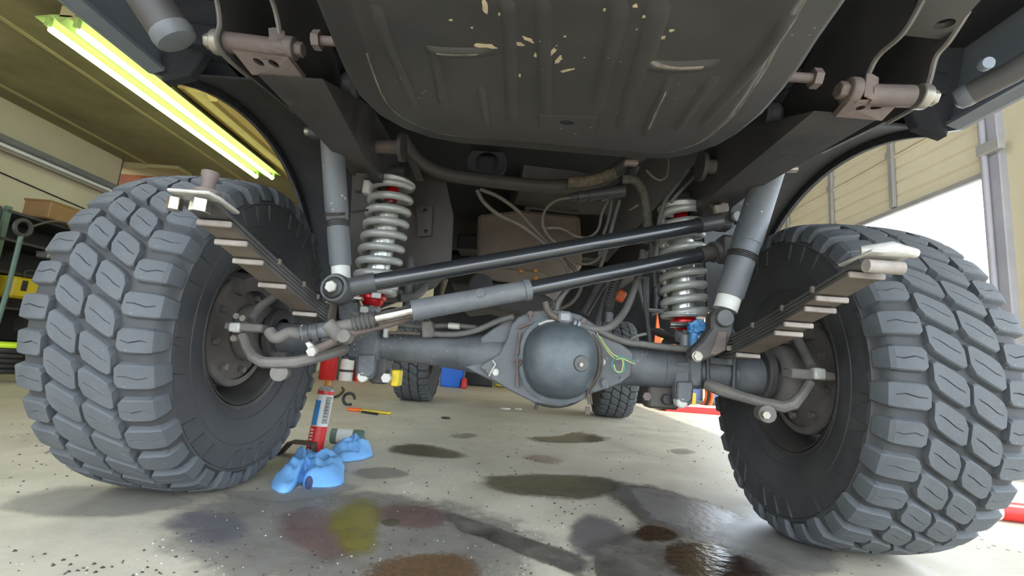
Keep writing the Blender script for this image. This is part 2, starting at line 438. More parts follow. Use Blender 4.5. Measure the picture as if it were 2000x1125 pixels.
stain([(1400, 1040), (1500, 1000), (1560, 1030), (1640, 1090), (1600, 1140), (1480, 1110)], 'stain_damp')
stain([(760, 875), (800, 868), (850, 873), (905, 888), (895, 897), (820, 892), (770, 885)], 'stain_oil')
stain([(1020, 893), (1055, 890), (1095, 898), (1100, 905), (1070, 908), (1035, 900)], 'stain_red')
stain([(1035, 855), (1090, 853), (1130, 845), (1185, 856), (1170, 864), (1100, 866), (1045, 862)], 'stain_oil')
stain([(1310, 880), (1340, 878), (1360, 885), (1330, 888)], 'stain_grey')
stain([(880, 852), (915, 848), (935, 853), (905, 858)], 'stain_grey')
stain([(690, 920), (760, 915), (800, 930), (720, 938)], 'stain_grey')
stain([(0, 985), (150, 950), (330, 965), (380, 990), (250, 1010), (60, 1010)], 'stain_grey')
stain([(430, 965), (560, 960), (640, 945), (700, 955), (560, 985)], 'stain_grey')

# grit: uncountable crumbs
def grit(name, mat, n, rmin, rmax, label):
    mb = MB()
    for i in range(n):
        px = random.uniform(20, 1700); py = random.uniform(815, 1124)
        if 515 < px < 745 and 855 < py < 975: continue
        p = az(px, py, 0)
        if p.y > 5 or (abs(p.x) > .75 and abs(p.y - 1.48) < .5 and abs(p.x) < 1.15): continue
        r = random.uniform(rmin, rmax) * (1 + .25 * p.y)
        a = random.uniform(0, PI); k = random.randint(4, 6)
        ring = [p + Vector((math.cos(a + 2 * PI * j / k) * r * random.uniform(.6, 1.3), math.sin(a + 2 * PI * j / k) * r * random.uniform(.6, 1.3), .0004)) for j in range(k)]
        top = p + Vector((0, 0, r * .6 + .001))
        mb.add(ring + [top], [(j, (j + 1) % k, k) for j in range(k)])
    o = mb.obj(name, mat, smooth=False); tag(o, label, 'grit', kind='stuff'); return o
grit('floor_grit', 'grit_dark', 1000, .0010, .0038, 'dark crumbs of dirt scattered over the concrete floor')
grit('pale_grit', 'grit_light', 520, .0009, .0026, 'pale specks of grit scattered over the concrete floor')

# ------------------------------------------------------------------ garage shell
def wallbox(name, a, b, mat, parent=None, label=None, kind='structure', bevel=0):
    c = [(a[i] + b[i]) / 2 for i in range(3)]; s_ = [abs(b[i] - a[i]) for i in range(3)]
    o = MB().box(c, s_).obj(name, mat, parent, smooth=False, bevel=bevel)
    if not parent: tag(o, label, kind=kind)
    return o
WX = -5.0
wallbox('wall_left', (WX - .15, -2.5, 0), (WX, 5.45, 2.5), 'wall_beige', label='beige painted left workshop wall')
wallbox('wall_recess', (WX - 1.5, 5.3, 0), (WX - 1.35, 9.2, 2.5), 'brown_board', label='dark recess wall beyond the beige wall')
wallbox('wall_back', (-6.5, 9.0, 0), (3.2, 9.2, 4.2), 'wall_beige', label='far back workshop wall')
mez = wallbox('ceiling_left', (-6.6, -2.5, 2.5), (-2.6, 9.2, 2.62), 'ceiling_olive', label='low olive ceiling stained with smoke above the left bay')
wallbox('ceiling', (-2.6, -2.5, 4.1), (3.3, 9.2, 4.22), 'ceiling_trim', label='high ceiling above the truck')
wallbox('wall_upper', (-2.7, 3.3, 2.62), (-2.6, 9.2, 4.1), 'brown_board', label='brown wall above the low ceiling')
for x in (-3.73, -4.75):
    MB().box((x, 3.3, 2.494), (.035, 11.5, .012)).obj('ceiling_batten', 'ceiling_trim', mez, smooth=False)
# drop beam on the edge of the low ceiling
bm_ = MB().prism([(-2.95, 3.55, 2.5), (-2.60, 3.55, 2.5), (-2.60, 3.55, 2.34), (-2.66, 3.55, 2.34), (-2.70, 3.55, 2.40), (-2.95, 3.55, 2.44)], (0, 5.4, 0)).obj('trim_1', 'beam_ochre', smooth=False)
tag(bm_, 'yellow ochre edge beam of the low ceiling', kind='structure')
# rusty steel and ledge seen in the recess at the end of the left wall
t = MB().box((-5.15, 5.95, 2.05), (1.4, .08, .88)).obj('wall_panel', 'rust_orange', smooth=False); tag(t, 'rusty orange panel in the recess', kind='structure')
t = MB().prism([(-5.3, 5.5, 2.5), (-4.35, 5.5, 2.5), (-4.35, 5.5, 2.46), (-4.75, 5.5, 2.455), (-4.8, 5.5, 2.43), (-5.3, 5.5, 2.43)], (0, .25, 0)).obj('trim_2', 'ceiling_trim', smooth=False)
tag(t, 'notched beige header over the recess', kind='structure')
t = MB().box((-4.95, 5.68, 1.72), (.5, .36, .35)).obj('wall_ledge', 'brown_board', smooth=False); tag(t, 'brown boarded ledge at the end of the left wall', kind='structure')

# right wall: sectional door half raised in its opening
DX = 3.2; DY0 = 3.12; DB = 2.0
wallbox('wall_right', (DX, 2.75, 0), (DX + .15, DY0 - .02, 4.1), 'wall_beige', label='beige right wall pier beside the garage door')
wallbox('wall_right_header', (DX, -2.5, 2.3), (DX + .15, 2.75, 4.1), 'wall_beige', label='beige wall above an added unseen bay opening behind the camera')  # unseen bay opening below it is added to let in more light
wallbox('wall_right_far', (DX, 8.2, 0), (DX + .15, 9.2, 4.1), 'wall_beige', label='far end of the right wall')
door = empty('garage_door', (DX - .02, 5.6, DB), 'half raised cream sectional garage door above the bright opening', 'garage door')
H = .50; rib = .125
for k in range(4):
    z0 = DB + k * H
    prof = []
    for j in range(4):
        a = z0 + j * rib
        prof += [(0, a + .006), (0, a + rib - .022), (.012, a + rib - .012), (.012, a + rib - .004)]
    pts = [Vector((DX - .03 + x, DY0, z)) for x, z in prof]
    pts += [Vector((DX + .02, DY0, z0 + H - .004)), Vector((DX + .02, DY0, z0 + .006))]
    sec = MB().prism(pts, (0, 5.1, 0)).obj('door_section', 'door_cream', door, smooth=False)
    MB().box((DX - .036, DY0 + 2.55, z0 + H - .028), (.012, 5.1, .02)).obj('section_lip', 'door_cream', sec, smooth=False)
MB().box((DX - .04, DY0 + 2.55, DB - .01), (.035, 5.1, .04)).obj('bottom_rail', 'door_steel', door, smooth=False, bevel=.004)
for y in (3.95, 4.75, 5.55, 6.35, 7.2):
    st = MB().box((DX - .052, y, DB + 1.0), (.03, .05, 1.96)).obj('stile', 'door_steel', door, smooth=False, bevel=.003)
    for k in range(1, 4):
        MB().box((DX - .07, y, DB + k * H), (.012, .075, .07)).obj('hinge', 'door_steel', st, smooth=False, bevel=.003)
post = MB().box((DX - .01, DY0 - .03, 2.05), (.08, .10, 4.1)).obj('trim_3', 'post_lilac', smooth=False, bevel=.006)
tag(post, 'grey steel door post at the edge of the opening', kind='structure')
track = MB().tube([(DX - .075, DY0 - .0, 0), (DX - .075, DY0 - .0, 4.0)], .02, 10).obj('trim_4', 'post_lilac'); tag(track, 'round steel door track', kind='structure')
MB().box((DX - .075, DY0 - .05, 2.15), (.05, .16, .08)).obj('track_bracket', 'door_steel', track, smooth=False, bevel=.004)
# outside
out = MB().add([(3.2, -6, -.01), (40, -6, -.01), (40, 40, -.01), (3.2, 40, -.01)], [(0, 1, 2, 3)]).obj('ground_outside', 'asphalt'); tag(out, 'bright pavement outside the door', kind='structure')
out2 = MB().add([(-20, -30, -.01), (40, -30, -.01), (40, -3.5, -.01), (-20, -3.5, -.01)], [(0, 1, 2, 3)]).obj('ground_front', 'asphalt'); tag(out2, 'pavement in front of the workshop', kind='structure')
def tree(name, c, r, label):
    e = empty(name, (c[0], c[1], 0), label, 'shrub', 'shrubs outside the garage door')
    MB().tube([(c[0], c[1], -.01), (c[0] + .05, c[1], c[2] * .6), (c[0], c[1], c[2])], [.09, .07, .03], 8).obj('trunk', 'gear_brown', e)
    mb = MB()
    for i in range(420):
        d = Vector((random.gauss(0, 1), random.gauss(0, 1), random.gauss(0, 1))).normalized() * r * random.uniform(.35, 1)
        p = Vector(c) + Vector((d.x, d.y, d.z * .8)); q = Vector((random.gauss(0, 1), random.gauss(0, 1), random.gauss(0, 1))).normalized()
        u, w = frame(q); s_ = r * .14
        mb.add([p - u * s_, p - w * s_ * .5, p + u * s_, p + w * s_ * .5], [(0, 1, 2, 3)])
    f = mb.obj('foliage', 'leaf_green', e, smooth=False); f['kind'] = 'stuff'
tree('green_shrub', (9.3, 9.15, 1.0), .9, 'sunlit green shrub outside, right of the door post')
tree('green_shrub', (11.5, 9.6, 1.1), 1.1, 'tall sunlit shrub outside beyond the dark rail')
rl = empty('guard_rail', (5.6, 5.3, 0), 'dark steel guard rail outside the door', 'rail')
MB().box((5.7, 5.3, .80), (1.6, .05, .09)).obj('rail_bar', 'dark_metal', rl, bevel=.005)
MB().box((5.0, 5.3, .42), (.06, .06, .86)).obj('rail_post', 'dark_metal', rl, bevel=.005)
MB().box((6.4, 5.3, .42), (.06, .06, .86)).obj('rail_post', 'dark_metal', rl, bevel=.005)

# ------------------------------------------------------------------ light fixtures
lf = empty('fluorescent_light', (-3.11, 4.0, 2.5), 'lit twin tube fluorescent strip on the low ceiling', 'light')
FY0, FY1, FX, FZ = 2.72, 5.28, -3.11, 2.36
MB().box((FX + .03, (FY0 + FY1) / 2, FZ + .085), (.10, FY1 - FY0, .09)).obj('housing', 'ceiling_trim', lf, smooth=False, bevel=.006)
MB().prism([(FX - .17, FY0, FZ + .03), (FX - .06, FY0, FZ + .05), (FX, FY0, FZ + .0), (FX + .06, FY0, FZ + .05), (FX + .17, FY0, FZ + .03), (FX + .17, FY0, FZ + .038), (FX + .06, FY0, FZ + .058), (FX - .06, FY0, FZ + .058), (FX - .17, FY0, FZ + .038)], (0, FY1 - FY0, 0)).obj('reflector', 'glow_reflector', lf, smooth=False)
for dx in (-.095, .095):
    MB().tube([(FX + dx, FY0 + .04, FZ - .02), (FX + dx, FY1 - .04, FZ - .02)], .021, 12).obj('fluorescent_tube', 'tube_glow', lf)
    for y in (FY0 + .02, FY1 - .02):
        MB().box((FX + dx, y, FZ + .02), (.03, .03, .07)).obj('lamp_holder', 'glow_reflector', lf, smooth=False, bevel=.003)
lf2 = empty('strip_light', (WX + .12, 4.8, 2.0), 'unlit silver strip light along the beige left wall', 'light')
MB().prism([(WX + .05, 3.7, 2.10), (WX + .22, 3.7, 2.10), (WX + .26, 3.7, 2.04), (WX + .02, 3.7, 2.04)], (0, 1.85, 0)).obj('reflector', 'grey_metal', lf2, smooth=False)
for dx in (.09, .18):
    MB().tube([(WX + dx, 3.72, 2.02), (WX + dx, 5.52, 2.02)], .019, 10).obj('fluorescent_tube', 'tube_off', lf2)
for y in (3.9, 5.3):
    MB().tube([(WX + .13, y, 2.10), (WX + .13, y, 2.5)], .006, 6).obj('hanger', 'dark_metal', lf2)
wc = MB().tube(spline([(WX + .012, 3.6, 1.86), (WX + .012, 4.4, 1.80), (WX + .012, 5.4, 1.74)]), .007, 6).obj('wall_cable', 'black_plastic'); tag(wc, 'thin black cable run across the beige left wall', 'cable')

# ------------------------------------------------------------------ left workbench corner (seen between the wall and the left tyre)
sh = empty('storage_shelf', (-4.6, 4.6, 0), 'dark open storage shelf crammed with parts against the left wall', 'shelf')
for z in (.25, .55, .85, 1.12, 1.36): MB().box((-4.65, 4.8, z), (.55, 2.0, .025)).obj('shelf_board', 'dark_metal', sh, smooth=False, bevel=.003)
for y in (3.82, 5.78):
    for x in (-4.9, -4.40): MB().box((x, y, .70), (.04, .04, 1.40)).obj('upright', 'green_paint', sh, smooth=False, bevel=.003)
MB().box((-4.93, 4.8, .75), (.02, 2.0, 1.2)).obj('back_panel', 'black_plastic', sh, smooth=False)
cab = empty('tool_cabinet', (-4.25, 3.2, 0), 'tall dark tool cabinet at the far left edge', 'cabinet')
MB().box((-4.28, 3.2, .66), (.55, .5, 1.28)).obj('body', 'dark_metal', cab, smooth=False, bevel=.01)
for k in range(5):
    d = MB().box((-4.28, 2.94, .2 + k * .23), (.48, .03, .2)).obj('drawer', 'dark_metal', cab, smooth=False, bevel=.004)
    MB().box((-4.28, 2.915, .27 + k * .23), (.36, .02, .02)).obj('handle', 'grey_metal', d, smooth=False, bevel=.003)
def simple(name, mb, mat, label, cat, group=None, **k):
    o = mb.obj(name, mat, **k); return tag(o, label, cat, group)
p = ax_(50, 565, -4.35)
yb = empty('tool_case', (p.x, p.y, p.z - .13), 'bright yellow tool case on the storage shelf', 'case')
MB().box((p.x, p.y, p.z), (.22, .42, .18)).obj('shell', 'yellow_plastic', yb, smooth=False, bevel=.02)
MB().tube(spline([(p.x + .1, p.y - .13, p.z + .09), (p.x + .1, p.y - .12, p.z + .15), (p.x + .1, p.y + .12, p.z + .15), (p.x + .1, p.y + .13, p.z + .09)]), .012, 8).obj('handle', 'black_plastic', yb)
MB().box((p.x + .112, p.y - .12, p.z + .02), (.008, .05, .09)).obj('latch', 'black_plastic', yb, bevel=.004)
p = ax_(8, 690, -3.70)
hs = empty('hose_coil', (p.x, p.y, p.z - .2), 'black hose coil with a lime green band by the cabinet', 'hose')
for k in range(6):
    MB().tube([p + Vector((math.cos(a) * .13, math.sin(a) * .13, -.12 + k * .036)) for a in [2 * PI * j / 20 for j in range(21)]], .019, 8, cap=False).obj('hose_loop', 'lime_plastic' if k == 5 else 'black_plastic', hs)
p = ax_(45, 445, -3.88)
hk = empty('wire_hook', (p.x, p.y, 1.37), 'bent steel rod with a looped eye on the shelf', 'hook')
MB().tube([p + Vector((0, math.cos(a) * .06, math.sin(a) * .06)) for a in [2 * PI * j / 16 for j in range(17)]], .016, 8, cap=False).obj('eye', 'dark_metal', hk)
MB().tube([p + Vector((0, 0, -.06)), p + Vector((0, .0, -.5)), p + Vector((0, -.02, -.9))], .016, 8).obj('shank', 'green_paint', hk)
MB().tube(spline([p + Vector((0, .05, .02)), p + Vector((0, .22, .12)), p + Vector((0, .42, .13)), p + Vector((0, .62, .03))]), .009, 6).obj('wire', 'dark_metal', hk)
for i, (px, py, mt, sx, sy, sz, nm, lb) in enumerate([
    (95, 470, 'brown_board', .25, .35, .16, 'cardboard_box', 'brown box on top of the storage shelf'),
    (112, 505, 'grey_metal', .12, .30, .05, 'metal_tray', 'grey metal tray on the upper storage shelf'),
    (118, 590, 'pale_plate', .16, .30, .06, 'parts_tray', 'pale parts tray beside the yellow tool case'),
    (80, 640, 'dark_metal', .2, .3, .12, 'steel_toolbox', 'dark steel box below the yellow tool case'),
    (22, 735, 'black_plastic', .3, .5, .16, 'plastic_crate', 'black crate on the bottom shelf left of the tyre')]):
    q = ax_(px, py, -4.4)
    if nm == 'cardboard_box': q.z = 1.3725 + sz / 2 + .002
    e = empty(nm, (q.x, q.y, q.z - sz / 2), lb, 'box')
    MB().box(q, (sx, sy, sz)).obj('body', mt, e, smooth=False, bevel=.01)
    MB().box(q + Vector((0, 0, sz / 2)), (sx * 1.04, sy * 1.04, .02)).obj('lid', mt, e, smooth=False, bevel=.006)

# ------------------------------------------------------------------ far things under and behind the truck
p = az(630, 742, 0)
cyl = empty('gas_cylinder', p, 'red gas cylinder against the green cabinet', 'cylinder')
MB().lathe([(0, 0), (0, .10), (.02, .115), (.62, .115), (.72, .09), (.76, .03), (.80, .03), (.80, 0)], (p.x + .02, p.y + .1, 0), (0, 0, 1), 20).obj('body', 'red_paint', cyl)
MB().lathe([(.80, .02), (.86, .02), (.86, 0)], (p.x + .02, p.y + .1, 0), (0, 0, 1), 12).obj('valve', 'zinc_bolt', cyl)
q = az(652, 743, 0)
gc = empty('green_cabinet', (q.x + .05, q.y + .85, 0), 'grey green steel cabinet beside the red gas cylinder', 'cabinet')
MB().box((q.x + .05, q.y + .85, .5), (.62, .4, 1.0)).obj('body', 'green_paint', gc, smooth=False, bevel=.01)
MB().box((q.x + .05, q.y + .64, .5), (.54, .02, .9)).obj('door', 'green_paint', gc, smooth=False, bevel=.006)
q = az(671, 743, 0)
jug = empty('oil_drum', q, 'tall white drum with dark bands behind the axle bracket', 'drum')
MB().lathe([(0, 0), (0, .095), (.60, .095), (.64, .08), (.64, 0)], (q.x + .02, q.y, 0), (0, 0, 1), 20).obj('body', 'paper_white', jug)
for z in (.12, .30, .48): MB().lathe([(z, .0965), (z + .035, .0965)], (q.x + .02, q.y, 0), (0, 0, 1), 20).obj('band', 'dark_metal', jug)
q = az(700, 744, 0)
rc = empty('red_canister', q, 'red canister between the white drum and the axle bracket', 'canister')
MB().lathe([(0, 0), (0, .085), (.5, .085), (.56, .05), (.56, 0)], (q.x + .02, q.y - .02, 0), (0, 0, 1), 18).obj('body', 'red_paint', rc)
MB().lathe([(.56, .03), (.60, .03), (.60, 0)], (q.x + .02, q.y - .02, 0), (0, 0, 1), 12).obj('cap', 'black_plastic', rc)
q = az(876, 756, 0)
bb = empty('storage_bin', q, 'bright blue plastic bin behind the far left tyre', 'bin')
MB().box((q.x + .02, q.y + .15, .15), (.30, .3, .30), taper=(1.12, 1.12)).obj('body', 'blue_plastic', bb, smooth=False, bevel=.012)
MB().box((q.x + .02, q.y + .15, .305), (.36, .36, .025)).obj('rim', 'blue_plastic', bb, smooth=False, bevel=.006)
rg = MB().sphere((q.x + .06, q.y + .12, .36), .06, 10, 7, (.6, .8, 1)); simple('shop_bottle', rg, 'white_plastic', 'small pale bottle standing in the blue bin', 'bottle')
q = az(888, 757, 0)
simple('red_jack', MB().box((q.x + .13, q.y + .05, .075), (.09, .2, .15), taper=(.7, .8)), 'red_paint', 'small red bottle jack beside the blue bin', 'jack', bevel=.015)
q0 = az(905, 752, 0); q1 = az(962, 757, 0)
pa = empty('speaker_cabinet', ((q0.x + q1.x) / 2, q0.y, 0), 'black box with a thin pale frame left of the differential', 'cabinet')
MB().box(((q0.x + q1.x) / 2, q0.y + .2, .24), (q1.x - q0.x, .35, .46)).obj('body', 'black_plastic', pa, smooth=False, bevel=.008)
for x in (q0.x, q1.x): MB().box((x, q0.y + .02, .24), (.018, .02, .48)).obj('edge_strip', 'grey_metal', pa, smooth=False)
q = az(985, 757, 0)
yc = empty('yellow_crate', q, 'yellow crate right of the black box', 'crate')
for k in range(3): MB().box((q.x, q.y + .1, .04 + k * .07), (.34, .3, .045)).obj('slat', 'yellow_plastic', yc, smooth=False, bevel=.005)
for x in (-.16, .16): MB().box((q.x + x, q.y + .1, .11), (.02, .3, .22)).obj('side', 'yellow_plastic', yc, smooth=False)
# right: red lift runway, blue panel, hanging hose
q0 = az(1300, 803, 0); q1 = az(1420, 812, 0)
lb = empty('lift_beam', (q0 + q1) / 2, 'long red steel beam lying on the floor beyond the right tyre', 'beam')
d = (q1 - q0)
MB().prism([q0, q1 + d * 1.5, q1 + d * 1.5 + Vector((0, 0, .10)), q0 + Vector((0, 0, .07))], (.03, .28, 0)).obj('web', 'red_paint', lb, smooth=False, bevel=.006)
MB().prism([q0 + Vector((0, 0, .07)), q1 + d * 1.5 + Vector((0, 0, .10)), q1 + d * 1.5 + Vector((0, .28, .10)), q0 + Vector((0, .28, .07))], (0, 0, .012)).obj('top_plate', 'paper_white', lb, smooth=False)
q = az(1392, 793, 0)
bp_ = empty('blue_partition', (q.x, q.y, 0), 'slate blue panel standing right of the axle bracket', 'panel')
MB().box((q.x + .1, q.y + .3, .6), (.75, .05, 1.2)).obj('board', 'slate_blue', bp_, smooth=False, bevel=.006)
MB().box((q.x + .1, q.y + .3, .03), (.8, .25, .06)).obj('foot', 'dark_metal', bp_, smooth=False, bevel=.006)
q = ay(1357, 768, 6.4)
oh = empty('orange_hose', (q.x, q.y, 0), 'orange and black hose reel on a stand behind the axle', 'hose reel')
for k, mt in enumerate(('orange_paint', 'black_plastic', 'orange_paint')):
    MB().tube([q + Vector((math.cos(a) * (.16 + .02 * k), -.04 * k, math.sin(a) * (.20 + .02 * k))) for a in [2 * PI * j / 24 for j in range(25)]], .024, 8, cap=False).obj('hose_loop', mt, oh)
MB().box((q.x, q.y + .06, q.z / 2), (.06, .06, q.z)).obj('stand', 'yellow_plastic', oh, smooth=False, bevel=.005)
q = ay(1290, 640, 6.9)
wb = empty('machine_cabinet', (q.x, q.y, 0), 'tall black machine cabinet with coloured stickers behind the right coil', 'cabinet')
MB().box((q.x - .18, q.y + .4, 1.0), (1.35, .5, 2.0)).obj('body', 'matte_black', wb, smooth=False, bevel=.01)
a = ay(1278, 672, 6.8); b = ay(1288, 672, 6.8); c = ay(1293, 668, 6.8); e_ = ay(1284, 610, 6.8)
MB().prism([a, b, c, e_], (0, .05, 0)).obj('red_fin', 'orange_paint', wb, smooth=False)
a = [ay(x, y, 6.8) for x, y in ((1291, 642), (1309, 651), (1291, 666))]
MB().prism(a, (0, .03, 0)).obj('warning_sticker', 'yellow_plastic', wb, smooth=False)
MB().prism([ay(x, y, 6.8) for x, y in ((1300, 678), (1313, 672), (1314, 678))], (0, .03, 0)).obj('warning_sticker', 'lime_plastic', wb, smooth=False)
MB().prism([ay(x, y, 6.8) for x, y in ((1316, 655), (1323, 655), (1323, 678), (1316, 678))], (0, .03, 0)).obj('orange_knob', 'orange_paint', wb, smooth=False)
MB().prism([ay(x, y, 6.8) for x, y in ((1327, 660), (1333, 660), (1334, 674), (1328, 674))], (0, .03, 0)).obj('white_knob', 'paper_white', wb, smooth=False)
# red lift pad at the right edge
q = az(1985, 1025, 0)
rp_ = empty('red_tube', q, 'red painted steel tube on the floor at the far right', 'tube')
q2 = az(1945, 985, 0)
MB().tube([(q.x - .02, q.y + .05, .035), (q.x + .9, q.y - .1, .035)], .034, 14).obj('pipe', 'red_paint', rp_)
MB().tube([(q.x - .035, q.y + .052, .035), (q.x - .02, q.y + .05, .035)], .036, 14).obj('collar', 'paper_white', rp_)

# ------------------------------------------------------------------ small things on the floor
def can(name, base, tip, r, bands, label):
    base = Vector(base); axv = (Vector(tip) - base); h = axv.length; axn = axv.normalized()
    e = empty(name, base, label, 'can')
    MB().lathe([(0, 0), (0, r * .92), (.008, r), (h * .86, r), (h * .90, r * .8), (h * .92, r * .45), (h * .92, 0)], base, axn, 24).obj('body', 'can_grey', e)
    for z0, z1, mt in bands: MB().lathe([(h * z0, r * 1.008), (h * z1, r * 1.008)], base, axn, 24).obj('label_band', mt, e)
    MB().lathe([(h * .92, r * .4), (h * .985, r * .36), (h, r * .2), (h, 0)], base, axn, 16).obj('nozzle', 'orange_seal', e)
    return e, base, axn, h, r
base = az(612, 888, 0)
e, b0, an, h, r = can('spray_can', base, base + Vector((.012, .02, .30)), .033, [(.03, .38, 'can_red'), (.38, .80, 'paper_white'), (.80, .85, 'can_red')], 'red white and blue spray can behind the left tyre')
u, w = frame(an)
fwd = (CAM - b0); fwd -= an * fwd.dot(an); fwd.normalize(); sd = an.cross(fwd)
def wrap(a0, a1, z0, z1, mt, nm):
    rows = []
    for z in (z0, z1): rows.append([b0 + an * h * z + (fwd * math.cos(a) + sd * math.sin(a)) * r * 1.016 for a in [a0 + (a1 - a0) * k / 6 for k in range(7)]])
    MB().grid(rows).obj(nm, mt, e)
wrap(-1.3, -.35, .39, .72, 'can_blue', 'blue_label')
wrap(.15, 1.0, .42, .78, 'can_grey', 'grey_label')
for k in range(7): wrap(-1.05, -.55, .07 + k * .042, .085 + k * .042, 'paper_white', 'print_line')
for k in range(6): wrap(.3, .75, .46 + k * .045, .47 + k * .045, 'grit_dark', 'print_line')
q = az(600, 886, 0)
ai = MB().prism([q + Vector((-.09, -.02, 0)), q + Vector((-.085, -.02, 0)), q + Vector((-.045, -.02, .05)), q + Vector((.045, -.02, .05)), q + Vector((.05, -.02, 0)), q + Vector((.055, -.02, 0)), q + Vector((.05, -.02, .056)), q + Vector((-.05, -.02, .056))], (0, -.07, 0))
simple('steel_channel', ai, 'cardboard_dark', 'brown steel channel offcut in front of the spray can', 'channel', bevel=.002)
q = az(652, 868, 0)
gcan = empty('tipped_can', q, 'green and white can lying behind the blue rags', 'can')
MB().lathe([(0, 0), (0, .030), (.005, .033), (.14, .033), (.15, .028), (.15, 0)], q + Vector((-.03, .03, .033)), (1, .15, 0), 20).obj('body', 'green_paint', gcan)
MB().lathe([(.03, .0335), (.10, .0335)], q + Vector((-.03, .03, .033)), (1, .15, 0), 20).obj('label_band', 'paper_white', gcan)
# crumpled blue rags
def rag(name, poly, hgt, seed, label, folds):
    rnd = random.Random(seed)
    w = [az(x, y, 0) for x, y in poly]; c = sum(w, Vector()) / len(w); n = len(w)
    ring = []
    for i in range(n):
        p0, p1, p2, p3 = w[i - 1], w[i], w[(i + 1) % n], w[(i + 2) % n]
        for k in range(6):
            t = k / 6; ring.append(.5 * ((2 * p1) + (p2 - p0) * t + (2 * p0 - 5 * p1 + 4 * p2 - p3) * t * t + (3 * p1 - p0 - 3 * p2 + p3) * t ** 3))
    m = len(ring); R = 16; vs = []; fs = []
    for r_ in range(R + 1):
        s_ = 1 - r_ / R
        for k, p in enumerate(ring):
            a = 2 * PI * k / m
            q = c + (p - c) * (s_ * .98 + .02)
            nz = noise.noise(Vector((q.x * 14 + seed, q.y * 11, seed * 1.7))); rg_ = 1 - abs(nz) * 2.2
            nz2 = 1 - abs(noise.noise(Vector((q.x * 38, q.y * 30 + seed, 3.1)))) * 2
            z = hgt * (1 - s_ ** 5) * (.40 + .5 * rg_ + .10 * nz2)
            for (fa, fw_, fh) in folds:
                dd = (a - fa + PI) % (2 * PI) - PI
                z += .35 * fh * math.exp(-(dd / fw_) ** 2) * math.sin(PI * min(1, s_ * 1.05)) ** .8
            z += .003 * math.sin(a * 7 + s_ * 9 + seed) * s_ * (1 - s_) * 4
            vs.append((q.x, q.y, max(.002, z + .003)))
    for r_ in range(R):
        for k in range(m):
            k2 = (k + 1) % m; fs.append((r_ * m + k, r_ * m + k2, (r_ + 1) * m + k2, (r_ + 1) * m + k))
    mb = MB().add(vs, fs)
    o = mb.obj(name, 'rag_blue', ang=60); tag(o, label, 'rag', 'blue rags on the floor')
    md = o.modifiers.new('thick', 'SOLIDIFY'); md.thickness = .0015
    return o
r1 = rag('blue_rag', [(528, 948), (545, 930), (572, 922), (568, 908), (590, 893), (630, 905), (668, 905), (672, 925), (664, 952), (600, 955), (585, 945), (565, 965), (540, 965)], .062, 3, 'larger crumpled blue rag with a dark grease spot', [(.4, .30, .03), (1.6, .25, .045), (2.7, .22, .035), (3.8, .3, .03), (5.1, .3, .035)])
q = az(607, 938, .05)
gs = MB().sphere(q + Vector((0, -.012, -.004)), .012, 10, 6, (1.0, .5, 1.6)).obj('grease_spot', 'rag_stain', r1)
rag('blue_rag', [(640, 893), (665, 880), (690, 868), (705, 875), (728, 888), (715, 897), (690, 902), (660, 903)], .062, 5, 'smaller blue rag bunched beside the green can', [(.2, .3, .03), (1.9, .3, .03), (3.2, .3, .02)])
# loose bits
q = az(725, 806, 0)
kn = empty('utility_knife', q, 'orange and yellow utility knife on the floor behind the axle', 'knife')
MB().box((q.x - .12, q.y, .012), (.10, .05, .022)).obj('grip', 'orange_paint', kn, bevel=.006)
MB().prism([q + Vector((-.07, -.03, .004)), q + Vector((.13, -.05, .004)), q + Vector((.15, -.02, .004)), q + Vector((-.07, .03, .004))], (0, 0, .015)).obj('body', 'yellow_plastic', kn, bevel=.003)
MB().tube([q + Vector((-.05, -.06, .008)), q + Vector((.08, -.11, .008))], .009, 8).obj('blade', 'black_plastic', kn)
q = az(680, 792, 0)
simple('hose_clamp', MB().tube([q + Vector((math.cos(a) * .045, 0, .05 + math.sin(a) * .045)) for a in [i * .35 for i in range(16)]], .012, 8), 'black_plastic', 'small black hose clamp on the floor', 'clamp')
simple('rubber_cord', MB().tube(spline([az(620, 776, .006), az(645, 777, .006), az(662, 772, .006), az(671, 762, .006), az(668, 757, .006)]), .012, 8), 'black_plastic', 'thin black cord curling on the floor right of the tyre', 'cord')
for i, (px, py, s_, nm, lb, mt) in enumerate([(985, 799, .05, 'paper_scrap', 'flat white paper scrap under the differential', 'paper_white'), (1012, 800, .035, 'wood_chip', 'small beige chip beside the paper scrap', 'white_plastic'), (871, 818, .03, 'bark_chip', 'dark flat chip on the floor below the axle', 'grit_dark')]):
    q = az(px, py, 0)
    mb = MB().prism([q + Vector((math.cos(a) * s_ * random.uniform(.8, 1.2), math.sin(a) * s_ * .8 * random.uniform(.8, 1.2), .001)) for a in [k * PI / 4 for k in range(8)]], (0, 0, .012))
    simple(nm, mb, mt, lb, 'scrap', bevel=.003)

# ================================================================== the truck
AY, AZ_, TX, WB = 1.48, .463, .949, 3.227
RT = .468
truck = empty('truck', (0, AY + WB / 2, 0), 'lifted four wheel drive truck with mud tyres seen from underneath', 'truck')
T_ = truck

